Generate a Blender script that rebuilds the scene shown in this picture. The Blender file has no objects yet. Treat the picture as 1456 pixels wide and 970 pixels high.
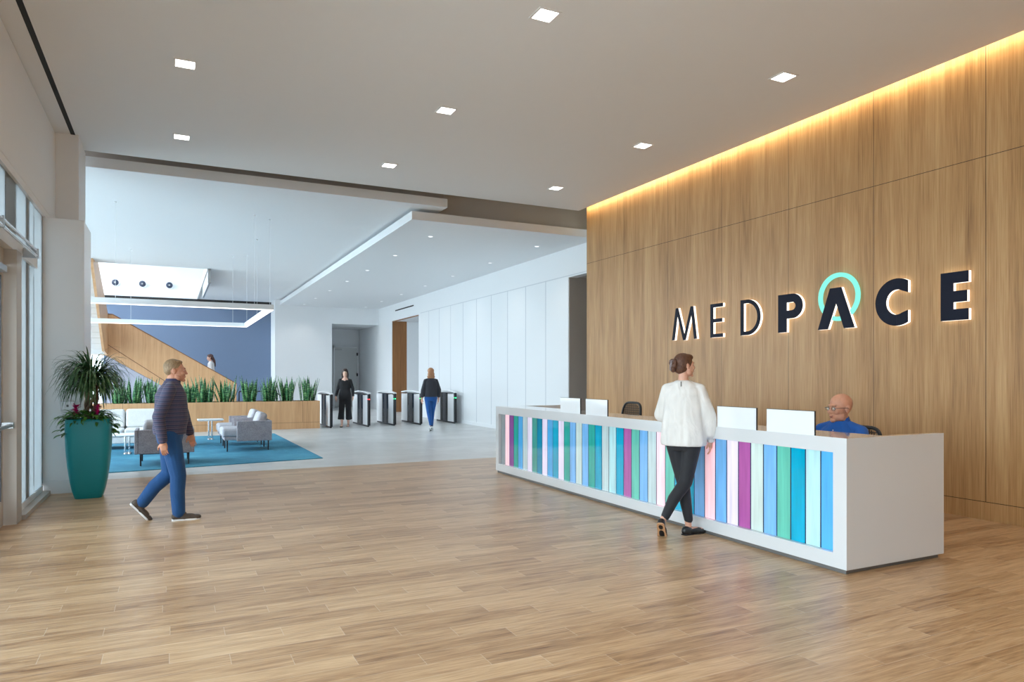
import bpy, bmesh, math, random
from mathutils import Vector, Matrix
PI = math.pi
random.seed(7)
S = bpy.context.scene
COL = S.collection
rad = math.radians

# ------------------------------------------------------------------ materials
def new_mat(name):
    m = bpy.data.materials.new(name); m.use_nodes = True
    nt = m.node_tree; nt.nodes.clear()
    out = nt.nodes.new('ShaderNodeOutputMaterial')
    return m, nt, out
class G:
    """small helper for node maths"""
    def __init__(s, nt): s.nt = nt
    def n(s, t, **k):
        a = s.nt.nodes.new(t)
        for q, v in k.items(): setattr(a, q, v)
        return a
    def link(s, a, b): s.nt.links.new(a, b)
    def val(s, node, i, v):
        if isinstance(v, (int, float)): node.inputs[i].default_value = v
        elif isinstance(v, (tuple, list)): node.inputs[i].default_value = v
        else: s.link(v, node.inputs[i])
    def m(s, op, a, b=0.0, c=0.0):
        x = s.n('ShaderNodeMath', operation=op)
        s.val(x, 0, a); s.val(x, 1, b); s.val(x, 2, c)
        return x.outputs[0]
    def comb(s, x, y, z):
        c = s.n('ShaderNodeCombineXYZ'); s.val(c, 0, x); s.val(c, 1, y); s.val(c, 2, z); return c.outputs[0]
    def obj(s):
        t = s.n('ShaderNodeTexCoord'); p = s.n('ShaderNodeSeparateXYZ'); s.link(t.outputs['Object'], p.inputs[0])
        return p.outputs[0], p.outputs[1], p.outputs[2], t.outputs['Object']
    def noise(s, vec, scale=5, detail=3, rough=.5, dist=0.0):
        a = s.n('ShaderNodeTexNoise'); s.link(vec, a.inputs['Vector'])
        a.inputs['Scale'].default_value = scale; a.inputs['Detail'].default_value = detail
        a.inputs['Roughness'].default_value = rough; a.inputs['Distortion'].default_value = dist
        return a.outputs['Fac']
    def white(s, vec):
        a = s.n('ShaderNodeTexWhiteNoise', noise_dimensions='3D'); s.link(vec, a.inputs['Vector']); return a.outputs['Value']
    def ramp(s, fac, stops, interp='LINEAR'):
        r = s.n('ShaderNodeValToRGB'); s.val(r, 0, fac); cr = r.color_ramp; cr.interpolation = interp
        while len(cr.elements) < len(stops): cr.elements.new(.5)
        for e, (p, c) in zip(cr.elements, stops): e.position = p; e.color = (*c, 1)
        return r.outputs[0]
    def mix(s, fac, a, b, mode='MIX'):
        x = s.n('ShaderNodeMix', data_type='RGBA', blend_type=mode)
        s.val(x, 0, fac)
        for i, v in ((6, a), (7, b)):
            if isinstance(v, (tuple, list)): x.inputs[i].default_value = (*v[:3], 1)
            else: s.link(v, x.inputs[i])
        return x.outputs[2]
    def bsdf(s, out, col, rough=.5, metal=0.0, bump=None, bs=.1, bd=.01, **k):
        b = s.n('ShaderNodeBsdfPrincipled')
        if isinstance(col, (tuple, list)): b.inputs['Base Color'].default_value = (*col[:3], 1)
        else: s.link(col, b.inputs['Base Color'])
        s.val(b, b.inputs.find('Roughness'), rough); b.inputs['Metallic'].default_value = metal
        for q, v in k.items(): b.inputs[q.replace('_', ' ')].default_value = v
        if bump is not None:
            u = s.n('ShaderNodeBump'); u.inputs['Strength'].default_value = bs; u.inputs['Distance'].default_value = bd
            s.link(bump, u.inputs['Height']); s.link(u.outputs[0], b.inputs['Normal'])
        s.link(b.outputs[0], out.inputs[0]); return b

def srgb(r, g, b):
    f = lambda c: (c/255/12.92) if c/255 <= .04045 else ((c/255+.055)/1.055)**2.4
    return (f(r), f(g), f(b))

def plain(name, col, rough=.5, metal=0.0, noise=.04, nscale=8, bump=0.0, bscale=60, **k):
    m, nt, out = new_mat(name); g = G(nt); x, y, z, o = g.obj()
    f = g.noise(o, nscale, 3)
    c = g.mix(g.m('MULTIPLY', f, noise*2), col, tuple(v*.6 for v in col))
    bm = g.noise(o, bscale, 3) if bump else None
    g.bsdf(out, c, rough, metal, bm, bump, .005, **k)
    return m

def emis(name, col, st):
    m, nt, out = new_mat(name); g = G(nt); e = g.n('ShaderNodeEmission')
    e.inputs[0].default_value = (*col, 1); e.inputs[1].default_value = st
    g.link(e.outputs[0], out.inputs[0]); return m

def glass(name, tint=(.93, .97, .97), refl=.12, rough=.02, haze=0.0, hazecol=(.8, .88, .9)):
    m, nt, out = new_mat(name); g = G(nt)
    t = g.n('ShaderNodeBsdfTransparent'); t.inputs[0].default_value = (*tint, 1)
    gl = g.n('ShaderNodeBsdfGlossy'); gl.inputs['Roughness'].default_value = rough
    lw = g.n('ShaderNodeLayerWeight'); lw.inputs[0].default_value = .25
    f = g.m('MULTIPLY', lw.outputs['Fresnel'], refl*5)
    f = g.m('MINIMUM', f, .6)
    mx = g.n('ShaderNodeMixShader'); g.link(f, mx.inputs[0]); g.link(t.outputs[0], mx.inputs[1]); g.link(gl.outputs[0], mx.inputs[2])
    last = mx.outputs[0]
    if haze:
        d = g.n('ShaderNodeBsdfDiffuse'); d.inputs[0].default_value = (*hazecol, 1)
        tr = g.n('ShaderNodeBsdfTranslucent'); tr.inputs[0].default_value = (*hazecol, 1)
        m1 = g.n('ShaderNodeMixShader'); m1.inputs[0].default_value = .5; g.link(d.outputs[0], m1.inputs[1]); g.link(tr.outputs[0], m1.inputs[2])
        m2 = g.n('ShaderNodeMixShader'); m2.inputs[0].default_value = haze; g.link(last, m2.inputs[1]); g.link(m1.outputs[0], m2.inputs[2])
        last = m2.outputs[0]
    g.link(last, out.inputs[0]); return m

def veneer(name, axis, c1, c2, c3, seams=None, zlines=(), rough=.42, sheet=1.29, y0=0.0):
    """wood veneer with vertical grain; axis = 0 runs along x, 1 runs along y"""
    m, nt, out = new_mat(name); g = G(nt); x, y, z, o = g.obj()
    a = (x, y)[axis]
    pl = g.m('FLOOR', g.m('DIVIDE', g.m('SUBTRACT', a, y0), sheet/6))
    leaf = g.white(g.comb(pl, 3.0, 1.0))
    off = g.m('MULTIPLY', leaf, 9.0)
    v1 = g.comb(g.m('ADD', g.m('MULTIPLY', a, 5.0), off), 0.0, g.m('MULTIPLY', z, .35))
    v2 = g.comb(g.m('ADD', g.m('MULTIPLY', a, 60.0), off), 0.0, g.m('MULTIPLY', z, 1.2))
    n1 = g.noise(v1, 1.6, 3, .55, .6)
    n2 = g.noise(v2, 1.5, 3, .6)
    f = g.m('ADD', g.m('MULTIPLY', n1, .52), g.m('MULTIPLY', n2, .58))
    f = g.m('ADD', f, g.m('MULTIPLY', g.m('SUBTRACT', leaf, .5), .10))
    c = g.ramp(f, [(.28, c1), (.52, c2), (.80, c3)])
    if seams:
        d = g.m('ABSOLUTE', g.m('SUBTRACT', g.m('MODULO', g.m('ADD', g.m('SUBTRACT', a, y0), seams*50), seams), seams/2))
        ln = g.m('MULTIPLY', g.m('GREATER_THAN', d, seams/2 - .0035), g.m('GREATER_THAN', z, .19 if len(zlines) else -9.0))
        for zz in zlines:
            ln = g.m('MAXIMUM', ln, g.m('LESS_THAN', g.m('ABSOLUTE', g.m('SUBTRACT', z, zz)), .0035))
        c = g.mix(ln, c, tuple(v*.25 for v in c1))
    g.bsdf(out, c, rough, 0, n2, .08, .002)
    return m

M = {}
M['white'] = plain('white_paint', (.80, .82, .84), .55, noise=.02)
M['white_warm'] = plain('ceiling_paint', (.80, .79, .78), .7, noise=.02)
M['white_gloss'] = plain('white_solid_surface', (.66, .68, .70), .10, noise=.01, Coat_Weight=.5)
M['white_lam'] = plain('white_laminate', (.85, .86, .87), .3, noise=.01)
M['grey_paint'] = plain('grey_paint', (.62, .63, .63), .5, noise=.02)
M['cavity_lit'] = plain('cavity_lit_taupe', (.55, .53, .50), .6, noise=.03)  # paler taupe for the part of the ceiling cavity that looks lit
M['taupe'] = plain('taupe_and_cavity_shade', (.50, .445, .40), .6, noise=.03)  # niche wall colour; also carries the painted shade of the ceiling cavity
M['taupe_lt'] = plain('door_frame_paint', (.50, .47, .43), .45, noise=.02)
M['blue'] = plain('blue_paint', srgb(104, 122, 149), .6, noise=.03)
M['lilac'] = plain('lilac_grey_paint', srgb(178, 180, 196), .6, noise=.03)
M['black'] = plain('black_metal', (.015, .016, .02), .35)
M['dark'] = plain('dark_recess', (.02, .02, .02), .8)
M['chrome'] = plain('chrome', (.75, .76, .78), .18, 1.0, noise=.0)
M['steel'] = plain('brushed_steel', (.42, .43, .44), .35, .9)
M['kick'] = plain('grey_toe_kick', (.16, .155, .15), .45, .3)
M['teal'] = plain('teal_glaze', srgb(0, 140, 150), .42, noise=.14, nscale=5)
M['navy'] = plain('navy_letter_face', (.010, .013, .028), .55, Specular_IOR_Level=.18)
M['halo'] = emis('letter_back_glow', (1.0, .90, .78), 1.7)
M['ring'] = emis('ring_glow', (.26, .95, .78), .82)
M['cove'] = emis('cove_led', (1.0, .74, .36), 14.0)
M['lens'] = emis('downlight_lens', (1.0, .97, .92), 6.0)
M['lens_small'] = emis('small_downlight_lens', (.95, .97, 1.0), 1.1)
M['pend'] = emis('pendant_diffuser', (1.0, .98, .96), 2.0)
M['glass'] = glass('clear_glass')
M['glass_pale'] = glass('pale_fritted_glass', (.16, .18, .19), .10, .04, haze=.62, hazecol=(.70, .76, .78))
M['glass_sky'] = glass('tinted_skylight_glass', (.30, .33, .36), .10, .04)
M['screen'] = plain('white_back_painted_glass', (.83, .87, .91), .06, noise=.0, Coat_Weight=1.0)
M['gate_glass'] = glass('smoked_glass', (.35, .42, .43), .2)
M['mesh_black'] = plain('black_mesh', (.03, .028, .026), .6)
M['led_green'] = emis('green_led', (.05, 1, .3), 3.0)
M['led_red'] = emis('red_led', (1, .05, .05), 3.0)
OAK1, OAK2, OAK3 = srgb(132, 94, 55), srgb(180, 138, 90), srgb(208, 171, 122)
M['oak_wall'] = veneer('oak_veneer_wall', 1, OAK1, OAK2, OAK3, seams=1.29, zlines=(3.79, .19), y0=12.08)
M['oak_x'] = veneer('oak_veneer_planter', 0, srgb(176, 132, 92), srgb(200, 155, 112), srgb(216, 174, 132), seams=1.5, zlines=(.18,), y0=.4)
M['oak_stair'] = veneer('oak_veneer_stair', 0, srgb(186, 140, 98), srgb(208, 162, 118), srgb(222, 180, 138), sheet=.6)
M['oak_stair_y'] = veneer('oak_veneer_stair_side', 1, srgb(186, 140, 98), srgb(208, 162, 118), srgb(222, 180, 138), sheet=.6)
M['oak_jamb'] = veneer('oak_veneer_jamb', 0, srgb(120, 78, 42), srgb(146, 98, 56), srgb(168, 118, 70))

def wood_floor():
    m, nt, out = new_mat('oak_look_plank_tile'); g = G(nt); x, y, z, o = g.obj()
    W, L = .15, .915
    r = g.m('FLOOR', g.m('DIVIDE', y, W))
    fy = g.m('SUBTRACT', g.m('DIVIDE', y, W), r)
    sh = g.m('MULTIPLY', g.m('MODULO', g.m('ADD', g.m('MULTIPLY', r, -2.0), 3000.0), 3.0), L/3)
    jit = g.m('MULTIPLY', g.white(g.comb(r, 5.0, 2.0)), .06)
    xs = g.m('DIVIDE', g.m('ADD', g.m('ADD', x, sh), jit), L)
    c = g.m('FLOOR', xs); fx = g.m('SUBTRACT', xs, c)
    rnd = g.white(g.comb(c, r, 0.0)); rnd2 = g.white(g.comb(c, r, 7.0))
    off = g.m('MULTIPLY', rnd2, 40.0)
    v1 = g.comb(g.m('ADD', g.m('MULTIPLY', x, 1.3), off), g.m('ADD', g.m('MULTIPLY', y, 14.0), off), 0.0)
    v2 = g.comb(g.m('ADD', g.m('MULTIPLY', x, 4.0), off), g.m('MULTIPLY', y, 90.0), 0.0)
    n1 = g.noise(v1, 1.5, 5, .65, 1.0); n2 = g.noise(v2, 1.2, 2, .5)
    f = g.m('ADD', g.m('ADD', g.m('MULTIPLY', n1, .72), g.m('MULTIPLY', n2, .36)), g.m('MULTIPLY', g.m('SUBTRACT', rnd, .5), .17))
    col = g.ramp(f, [(.28, srgb(112, 78, 50)), (.43, srgb(160, 125, 89)), (.57, srgb(186, 152, 114)), (.78, srgb(212, 182, 144))])
    gx = g.m('LESS_THAN', g.m('MINIMUM', fx, g.m('SUBTRACT', 1.0, fx)), .0022)
    gy = g.m('LESS_THAN', g.m('MINIMUM', fy, g.m('SUBTRACT', 1.0, fy)), .011)
    ln = g.m('MAXIMUM', gx, gy)
    col = g.mix(g.m('MULTIPLY', ln, .55), col, srgb(205, 190, 170))
    ro = g.m('ADD', g.m('MULTIPLY', n1, .12), .27)
    hgt = g.m('SUBTRACT', g.m('MULTIPLY', n1, .3), g.m('MULTIPLY', ln, .6))
    g.bsdf(out, col, ro, 0, hgt, .12, .002, Specular_IOR_Level=.5)
    return m
M['wood_floor'] = wood_floor()

def stone_floor():
    m, nt, out = new_mat('pale_stone_tile'); g = G(nt); x, y, z, o = g.obj()
    W, L = .6, 1.2
    r = g.m('FLOOR', g.m('DIVIDE', y, W)); fy = g.m('SUBTRACT', g.m('DIVIDE', y, W), r)
    xs = g.m('DIVIDE', g.m('ADD', x, g.m('MULTIPLY', g.m('MODULO', g.m('ADD', r, 1000.0), 2.0), .6)), L)
    c = g.m('FLOOR', xs); fx = g.m('SUBTRACT', xs, c)
    rnd = g.white(g.comb(c, r, 0.0))
    n1 = g.noise(o, 1.6, 5, .6, .5)
    f = g.m('ADD', g.m('MULTIPLY', n1, .8), g.m('MULTIPLY', rnd, .2))
    col = g.ramp(f, [(.3, (.50, .50, .49)), (.6, (.60, .60, .595)), (.8, (.68, .68, .67))])
    ln = g.m('MAXIMUM', g.m('LESS_THAN', fx, .004), g.m('LESS_THAN', fy, .008))
    col = g.mix(g.m('MULTIPLY', ln, .4), col, (.35, .35, .35))
    g.bsdf(out, col, .33, 0, n1, .05, .002)
    return m
M['stone'] = stone_floor()

def panel_wall():
    m, nt, out = new_mat('white_panelled_wall'); g = G(nt); x, y, z, o = g.obj()
    a = g.m('MODULO', g.m('ADD', g.m('SUBTRACT', y, 14.0), 10.83), 1.083)
    ln = g.m('LESS_THAN', a, .022)
    inside = g.m('MULTIPLY', g.m('LESS_THAN', z, 3.83), g.m('MULTIPLY', g.m('GREATER_THAN', y, 14.02), g.m('LESS_THAN', y, 24.7)))
    ln = g.m('MULTIPLY', ln, inside)
    hl = g.m('MULTIPLY', g.m('LESS_THAN', g.m('ABSOLUTE', g.m('SUBTRACT', z, 3.84)), .012), g.m('LESS_THAN', y, 24.7))
    ln = g.m('MAXIMUM', ln, g.m('MULTIPLY', hl, .5))
    col = g.mix(ln, (.80, .82, .84), (.42, .45, .50))
    g.bsdf(out, col, .4, 0, g.m('SUBTRACT', 1.0, ln), .2, .004)
    return m
M['panel_wall'] = panel_wall()

def rug_mat():
    m, nt, out = new_mat('teal_woven_rug'); g = G(nt); x, y, z, o = g.obj()
    n1 = g.noise(o, 1.1, 4, .6); n2 = g.noise(g.comb(g.m('MULTIPLY', x, 3.0), g.m('MULTIPLY', y, 30.0), 0.0), 3.0, 3)
    f = g.m('ADD', g.m('MULTIPLY', n1, .6), g.m('MULTIPLY', n2, .4))
    col = g.ramp(f, [(.3, srgb(34, 100, 130)), (.5, srgb(52, 130, 160)), (.7, srgb(82, 158, 182))])
    g.bsdf(out, col, .95, 0, n2, .3, .004)
    return m
M['rug'] = rug_mat()

def fabric(name, c1, c2, scale=260, rough=.9, bump=.3):
    m, nt, out = new_mat(name); g = G(nt); x, y, z, o = g.obj()
    n = g.noise(o, scale, 2, .6); n2 = g.noise(o, 9, 3, .6)
    f = g.m('ADD', g.m('MULTIPLY', n, .7), g.m('MULTIPLY', n2, .3))
    g.bsdf(out, g.ramp(f, [(.35, c1), (.65, c2)]), rough, 0, g.m('ADD', n, g.m('MULTIPLY', n2, 3.0)), bump, .003)
    return m
M['tweed'] = fabric('grey_tweed', srgb(136, 131, 137), srgb(178, 173, 179), 90)
M['tweed_lt'] = fabric('light_grey_tweed', srgb(160, 158, 164), srgb(192, 190, 196), 120)
M['sofa'] = fabric('white_upholstery', (.70, .71, .71), (.78, .79, .79), 60, .6)

def leaf_mat(name, c1, c2, c3, scale=14):
    m, nt, out = new_mat(name); g = G(nt); x, y, z, o = g.obj()
    n = g.noise(o, scale, 3, .6)
    g.bsdf(out, g.ramp(n, [(.3, c1), (.5, c2), (.75, c3)]), .38, 0, None)
    return m
M['leaf'] = leaf_mat('dracaena_leaf', srgb(24, 52, 30), srgb(58, 96, 52), srgb(120, 150, 104))
M['leaf_b'] = leaf_mat('broad_leaf', srgb(26, 72, 22), srgb(66, 122, 40), srgb(130, 170, 72))
def snake_mat():
    m, nt, out = new_mat('snake_plant_leaf'); g = G(nt); x, y, z, o = g.obj()
    n = g.noise(g.comb(g.m('MULTIPLY', x, 6.0), g.m('MULTIPLY', y, 6.0), g.m('MULTIPLY', z, 26.0)), 1.6, 3, .6, .8)
    g.bsdf(out, g.ramp(n, [(.36, srgb(18, 62, 38)), (.5, srgb(40, 102, 60)), (.62, srgb(130, 174, 112))]), .35, 0, None)
    return m
M['snake'] = snake_mat()
M['bark'] = plain('bark', srgb(120, 100, 82), .85, noise=.3, nscale=40, bump=.4)
M['pink'] = plain('pink_bract', srgb(210, 30, 120), .45, noise=.15, nscale=30)
M['pebble'] = plain('pebble', srgb(150, 148, 144), .7, noise=.3, nscale=30)
M['soil'] = plain('soil', (.05, .035, .025), .95, noise=.3, nscale=40)

# ------------------------------------------------------------------ mesh building
class MB:
    def __init__(s): s.v = []; s.f = []; s.sm = []
    def add(s, vs, fs, smooth=False):
        k = len(s.v); s.v += [tuple(v) for v in vs]; s.f += [tuple(i+k for i in f) for f in fs]; s.sm += [smooth]*len(fs); return s
    def box(s, x0, x1, y0, y1, z0, z1, T=None):
        vs = [Vector((x, y, z)) for z in (z0, z1) for y in (y0, y1) for x in (x0, x1)]
        if T: vs = [T @ v for v in vs]
        return s.add(vs, [(0, 2, 3, 1), (4, 5, 7, 6), (0, 1, 5, 4), (2, 6, 7, 3), (0, 4, 6, 2), (1, 3, 7, 5)])
    def prism(s, pts, axis, a0, a1):
        """polygon pts (2-d) extruded along axis from a0 to a1"""
        def P(p, a): return {'x': (a, p[0], p[1]), 'y': (p[0], a, p[1]), 'z': (p[0], p[1], a)}[axis]
        n = len(pts); vs = [P(p, a0) for p in pts]+[P(p, a1) for p in pts]
        fs = [tuple(range(n))[::-1], tuple(range(n, 2*n))]+[(i, (i+1) % n, n+(i+1) % n, n+i) for i in range(n)]
        return s.add(vs, fs)
    def tube(s, p0, p1, r0, r1=None, n=12, cap=True, smooth=True):
        p0, p1 = Vector(p0), Vector(p1); r1 = r0 if r1 is None else r1
        d = (p1-p0).normalized(); a = d.orthogonal().normalized(); b = d.cross(a)
        vs = [p+(a*math.cos(2*PI*i/n)+b*math.sin(2*PI*i/n))*r for p, r in ((p0, r0), (p1, r1)) for i in range(n)]
        s.add(vs, [(i, (i+1) % n, n+(i+1) % n, n+i) for i in range(n)], smooth)
        if cap: s.add(vs, [tuple(range(n))[::-1], tuple(range(n, 2*n))])
        return s
    def path(s, pts, r, n=8):
        for a, b in zip(pts, pts[1:]): s.tube(a, b, r, n=n)
        for p in pts[1:-1]: s.ball(p, (r, r, r), 8, 5)
        return s
    def ball(s, c, r, n=16, m=10, R=None, e=1.0):
        vs = []; c = Vector(c)
        def sp(v, k): return math.copysign(abs(v)**k, v)
        for j in range(m+1):
            t = -PI/2+PI*j/m
            for i in range(n):
                a = 2*PI*i/n
                v = Vector((r[0]*sp(math.cos(t), e)*sp(math.cos(a), e), r[1]*sp(math.cos(t), e)*sp(math.sin(a), e), r[2]*sp(math.sin(t), e)))
                if R: v = R @ v
                vs.append(c+v)
        fs = [(j*n+i, j*n+(i+1) % n, (j+1)*n+(i+1) % n, (j+1)*n+i) for j in range(m) for i in range(n)]
        return s.add(vs, fs, True)
    def loft(s, rings, n=24, e=2.0, R=None, smooth=True):
        """rings: (cx, cy, cz, rx, ry) closed stack of superellipses"""
        vs = []
        for (cx, cy, cz, rx, ry) in rings:
            for i in range(n):
                a = 2*PI*i/n; c, q = math.cos(a), math.sin(a)
                vs.append(Vector((cx+rx*math.copysign(abs(c)**(2/e), c), cy+ry*math.copysign(abs(q)**(2/e), q), cz)))
        if R: vs = [R @ v for v in vs]
        k = len(rings)
        s.add(vs, [(j*n+i, j*n+(i+1) % n, (j+1)*n+(i+1) % n, (j+1)*n+i) for j in range(k-1) for i in range(n)], smooth)
        return s.add([vs[i] for i in range(n)]+[vs[(k-1)*n+i] for i in range(n)], [tuple(range(n))[::-1], tuple(range(n, 2*n))])
    def blade(s, base, d, up, length, width, droop, n=7, fold=.25, tip=.0, wid=None):
        """an arching leaf"""
        p = Vector(base); d = Vector(d).normalized(); up = Vector(up)
        side = d.cross(Vector((0, 0, 1)))
        if side.length < .05: side = Vector((math.cos(base[0]*91), math.sin(base[0]*91), 0))
        side.normalize(); vs = []
        st = length/n
        for i in range(n+1):
            t = i/n
            w = width*(wid(t) if wid else (math.sin(PI*min(1, .18+t*.82))**.7))*.5 if i < n else .0004
            nrm = side.cross(d).normalized()
            vs += [p-side*w+nrm*w*fold, p.copy(), p+side*w+nrm*w*fold]
            d = (d+Vector((0, 0, -droop*st*(.4+1.4*t)))).normalized(); p = p+d*st
        fs = []
        for i in range(n):
            a = i*3; fs += [(a, a+1, a+4, a+3), (a+1, a+2, a+5, a+4)]
        return s.add(vs, fs, True)
    def build(s, name, mat, parent=None, bevel=0.0, seg=2, loc=None, sub=0, thick=0.0):
        me = bpy.data.meshes.new(name); me.from_pydata([tuple(v) for v in s.v], [], s.f)
        me.polygons.foreach_set('use_smooth', s.sm); me.update()
        o = bpy.data.objects.new(name, me); COL.objects.link(o)
        if isinstance(mat, str): mat = M[mat]
        me.materials.append(mat)
        if thick:
            q = o.modifiers.new('t', 'SOLIDIFY'); q.thickness = thick; q.offset = 0
        if bevel:
            q = o.modifiers.new('b', 'BEVEL'); q.width = bevel; q.segments = seg; q.limit_method = 'ANGLE'; q.angle_limit = rad(40)
            me.polygons.foreach_set('use_smooth', [True]*len(me.polygons))
            try: me.set_sharp_from_angle(angle=rad(35))
            except Exception: pass
            q.harden_normals = True
        if sub:
            q = o.modifiers.new('s', 'SUBSURF'); q.levels = sub; q.render_levels = sub
        if parent: o.parent = parent
        if loc: o.location = loc
        return o

def tag(o, label=None, cat=None, group=None, kind=None):
    if label: o['label'] = label
    if cat: o['category'] = cat
    if group: o['group'] = group
    if kind: o['kind'] = kind
    return o
def empty(name, loc=(0, 0, 0), rz=0.0, label=None, cat=None, group=None):
    o = bpy.data.objects.new(name, None); COL.objects.link(o); o.location = loc; o.rotation_euler = (0, 0, rz)
    o.empty_display_size = .1
    return tag(o, label, cat, group)
def copy_tree(o, parent=None):
    c = o.copy(); COL.objects.link(c)
    if parent: c.parent = parent
    for ch in list(o.children): copy_tree(ch, c)
    return c
def struct(name, mb, mat, parent=None, **k):
    o = mb.build(name, mat, parent, **k)
    if parent is None: o['kind'] = 'structure'
    return o
def light(name, kind, loc, energy, col=(1, 1, 1), **k):
    l = bpy.data.lights.new(name, kind); l.energy = energy; l.color = col
    for q, v in k.items():
        if q != 'rot': setattr(l, q, v)
    o = bpy.data.objects.new(name, l); COL.objects.link(o); o.location = loc
    if 'rot' in k: o.rotation_euler = k['rot']
    return o

# ------------------------------------------------------------------ camera
cd = bpy.data.cameras.new('camera'); cam = bpy.data.objects.new('camera', cd); COL.objects.link(cam)
cam.location = (0, 0, 1.5); cam.rotation_euler = (rad(90), 0, -rad(26.124))
cd.sensor_width = 36; cd.lens = 991/1456*36; cd.shift_y = 50/1456; cd.clip_start = .05; cd.clip_end = 300
S.camera = cam

# ------------------------------------------------------------------ the room
CZ = 4.87            # lobby ceiling
P1, P2 = 4.70, 4.48  # lounge and turnstile ceilings
struct('floor', MB().box(-1.75, 10.6, -6.2, 11.68, -.12, 0), 'wood_floor')
struct('floor.001', MB().box(-3.5, 12, 11.68, 34.6, -.12, 0), 'stone')
# lobby ceiling, its edge stopping short of the oak wall
struct('ceiling', MB().box(-1.7, 7.47, -6.2, 12.15, CZ, CZ+.14), 'white_warm')
struct('trim_1', MB().box(7.30, 8.1, -6.2, 12.33, 5.22, 5.3), 'white_warm')
struct('wall_right', MB().box(7.62, 7.95, -6.2, 12.08, 0, 5.22), 'oak_wall')
# cavity past the ceiling edge, its shade put into the taupe, paler where lit
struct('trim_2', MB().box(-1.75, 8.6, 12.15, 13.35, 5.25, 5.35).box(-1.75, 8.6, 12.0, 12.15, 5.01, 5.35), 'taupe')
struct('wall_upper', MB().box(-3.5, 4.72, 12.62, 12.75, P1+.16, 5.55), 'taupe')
struct('wall_upper.001', MB().box(4.72, 8.33, 13.1, 13.25, P2+.16, 5.55).box(4.6, 4.72, 12.75, 13.25, P1+.16, 5.55), 'cavity_lit')
# unseen far-half roof added against light leaks, open over the stair well
rf = MB().box(-3.6, 12.5, 13.3, 22.6, 5.5, 5.65).box(1.2, 12.5, 22.6, 36, 5.5, 5.65)
struct('leak_roof', rf, 'grey_paint')
# lounge ceiling with the stair opening
mb = MB().box(-3.4, 4.72, 12.40, 22.7, P1, P1+.16).box(1.08, 4.72, 22.7, 31.9, P1, P1+.16)
struct('ceiling.001', mb, 'white')
struct('ceiling.002', MB().box(4.12, 8.45, 12.72, 30.6, P2, P2+.16), 'white')
# far walls
struct('wall_back', MB().box(-2.35, 4.05, 31.8, 32.0, 0, P1), 'blue')
struct('shadow_cap', MB().box(-2.35, 3.93, 31.72, 31.8, P1-.10, P1), 'dark')  # dark strip standing in for the shadow line above the blue wall
w = MB().box(3.93, 6.28, 30.5, 30.7, 0, P1).box(6.28, 8.33, 30.5, 30.7, 3.77, P1).box(3.93, 4.05, 30.7, 32, 0, P1)
w.box(6.16, 6.28, 30.7, 34.1, 0, 3.9)
struct('wall_back.001', w, 'white')
struct('wall_recess', MB().box(6.1, 9, 34.0, 34.15, 0, 3.9), 'white')
struct('ceiling.003', MB().box(6.28, 8.4, 30.7, 34.1, 3.77, 3.9), 'white')
# far right wall with the two openings
w = MB().box(8.33, 8.55, 14.0, 24.9, 0, 5.5).box(8.33, 8.55, 24.9, 28.4, 3.8, 5.5).box(8.33, 8.55, 28.4, 34.1, 0, 5.5).box(8.33, 8.55, 9.0, 14.0, 3.8, 5.5)
struct('wall_right.001', w, 'panel_wall')
struct('wall_niche', MB().box(8.345, 10.6, 13.985, 14.15, 0, 3.9).box(10.5, 10.6, 9, 14.0, 0, 3.9), 'taupe')
struct('wall_niche.001', MB().box(7.95, 10.6, 8.9, 9.0, 0, 5.22), 'taupe')
struct('ceiling.004', MB().box(8.36, 10.6, 9.0, 14.15, 3.81, 3.95), 'taupe')
# lift lobby behind the oak jamb
struct('door_2', MB().box(8.35, 8.97, 28.38, 28.52, 0, 3.8).box(8.34, 8.36, 24.9, 28.4, 3.76, 3.8), 'oak_jamb')
struct('wall_lift', MB().box(8.97, 10.6, 28.38, 28.52, 0, 3.9).box(10.5, 10.6, 24.9, 28.4, 0, 3.9).box(8.55, 10.6, 24.75, 24.9, 0, 3.9), 'white')
struct('ceiling.005', MB().box(8.55, 10.6, 24.9, 28.5, 3.8, 3.9), 'white')
struct('baseboard_back', MB().box(3.95, 6.28, 30.485, 30.5, 0, .15), 'white')
struct('baseboard_right', MB().box(8.315, 8.33, 14.0, 24.9, 0, .10), 'white')
# recess door
d = MB().box(7.12, 8.2, 33.93, 33.98, .01, 2.88)
dr = struct('door_1', d, 'grey_paint')
fr = MB().box(7.04, 7.12, 33.9, 34.0, 0, 2.96).box(8.2, 8.28, 33.9, 34.0, 0, 2.96).box(7.04, 8.28, 33.9, 34.0, 2.88, 2.96)
fr.build('door_frame', 'white', dr)
for zz in (.4, 1.5, 2.5): MB().box(8.17, 8.23, 33.86, 33.93, zz, zz+.14).build('hinge', 'black', dr)
h = MB().tube((7.22, 33.93, 1.0), (7.22, 33.86, 1.0), .012).tube((7.22, 33.87, 1.0), (7.35, 33.87, 1.0), .010); h.build('door_handle', 'steel', dr)
MB().box(7.14, 7.45, 33.86, 33.93, 2.75, 2.82).build('door_closer', 'steel', dr)

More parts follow.
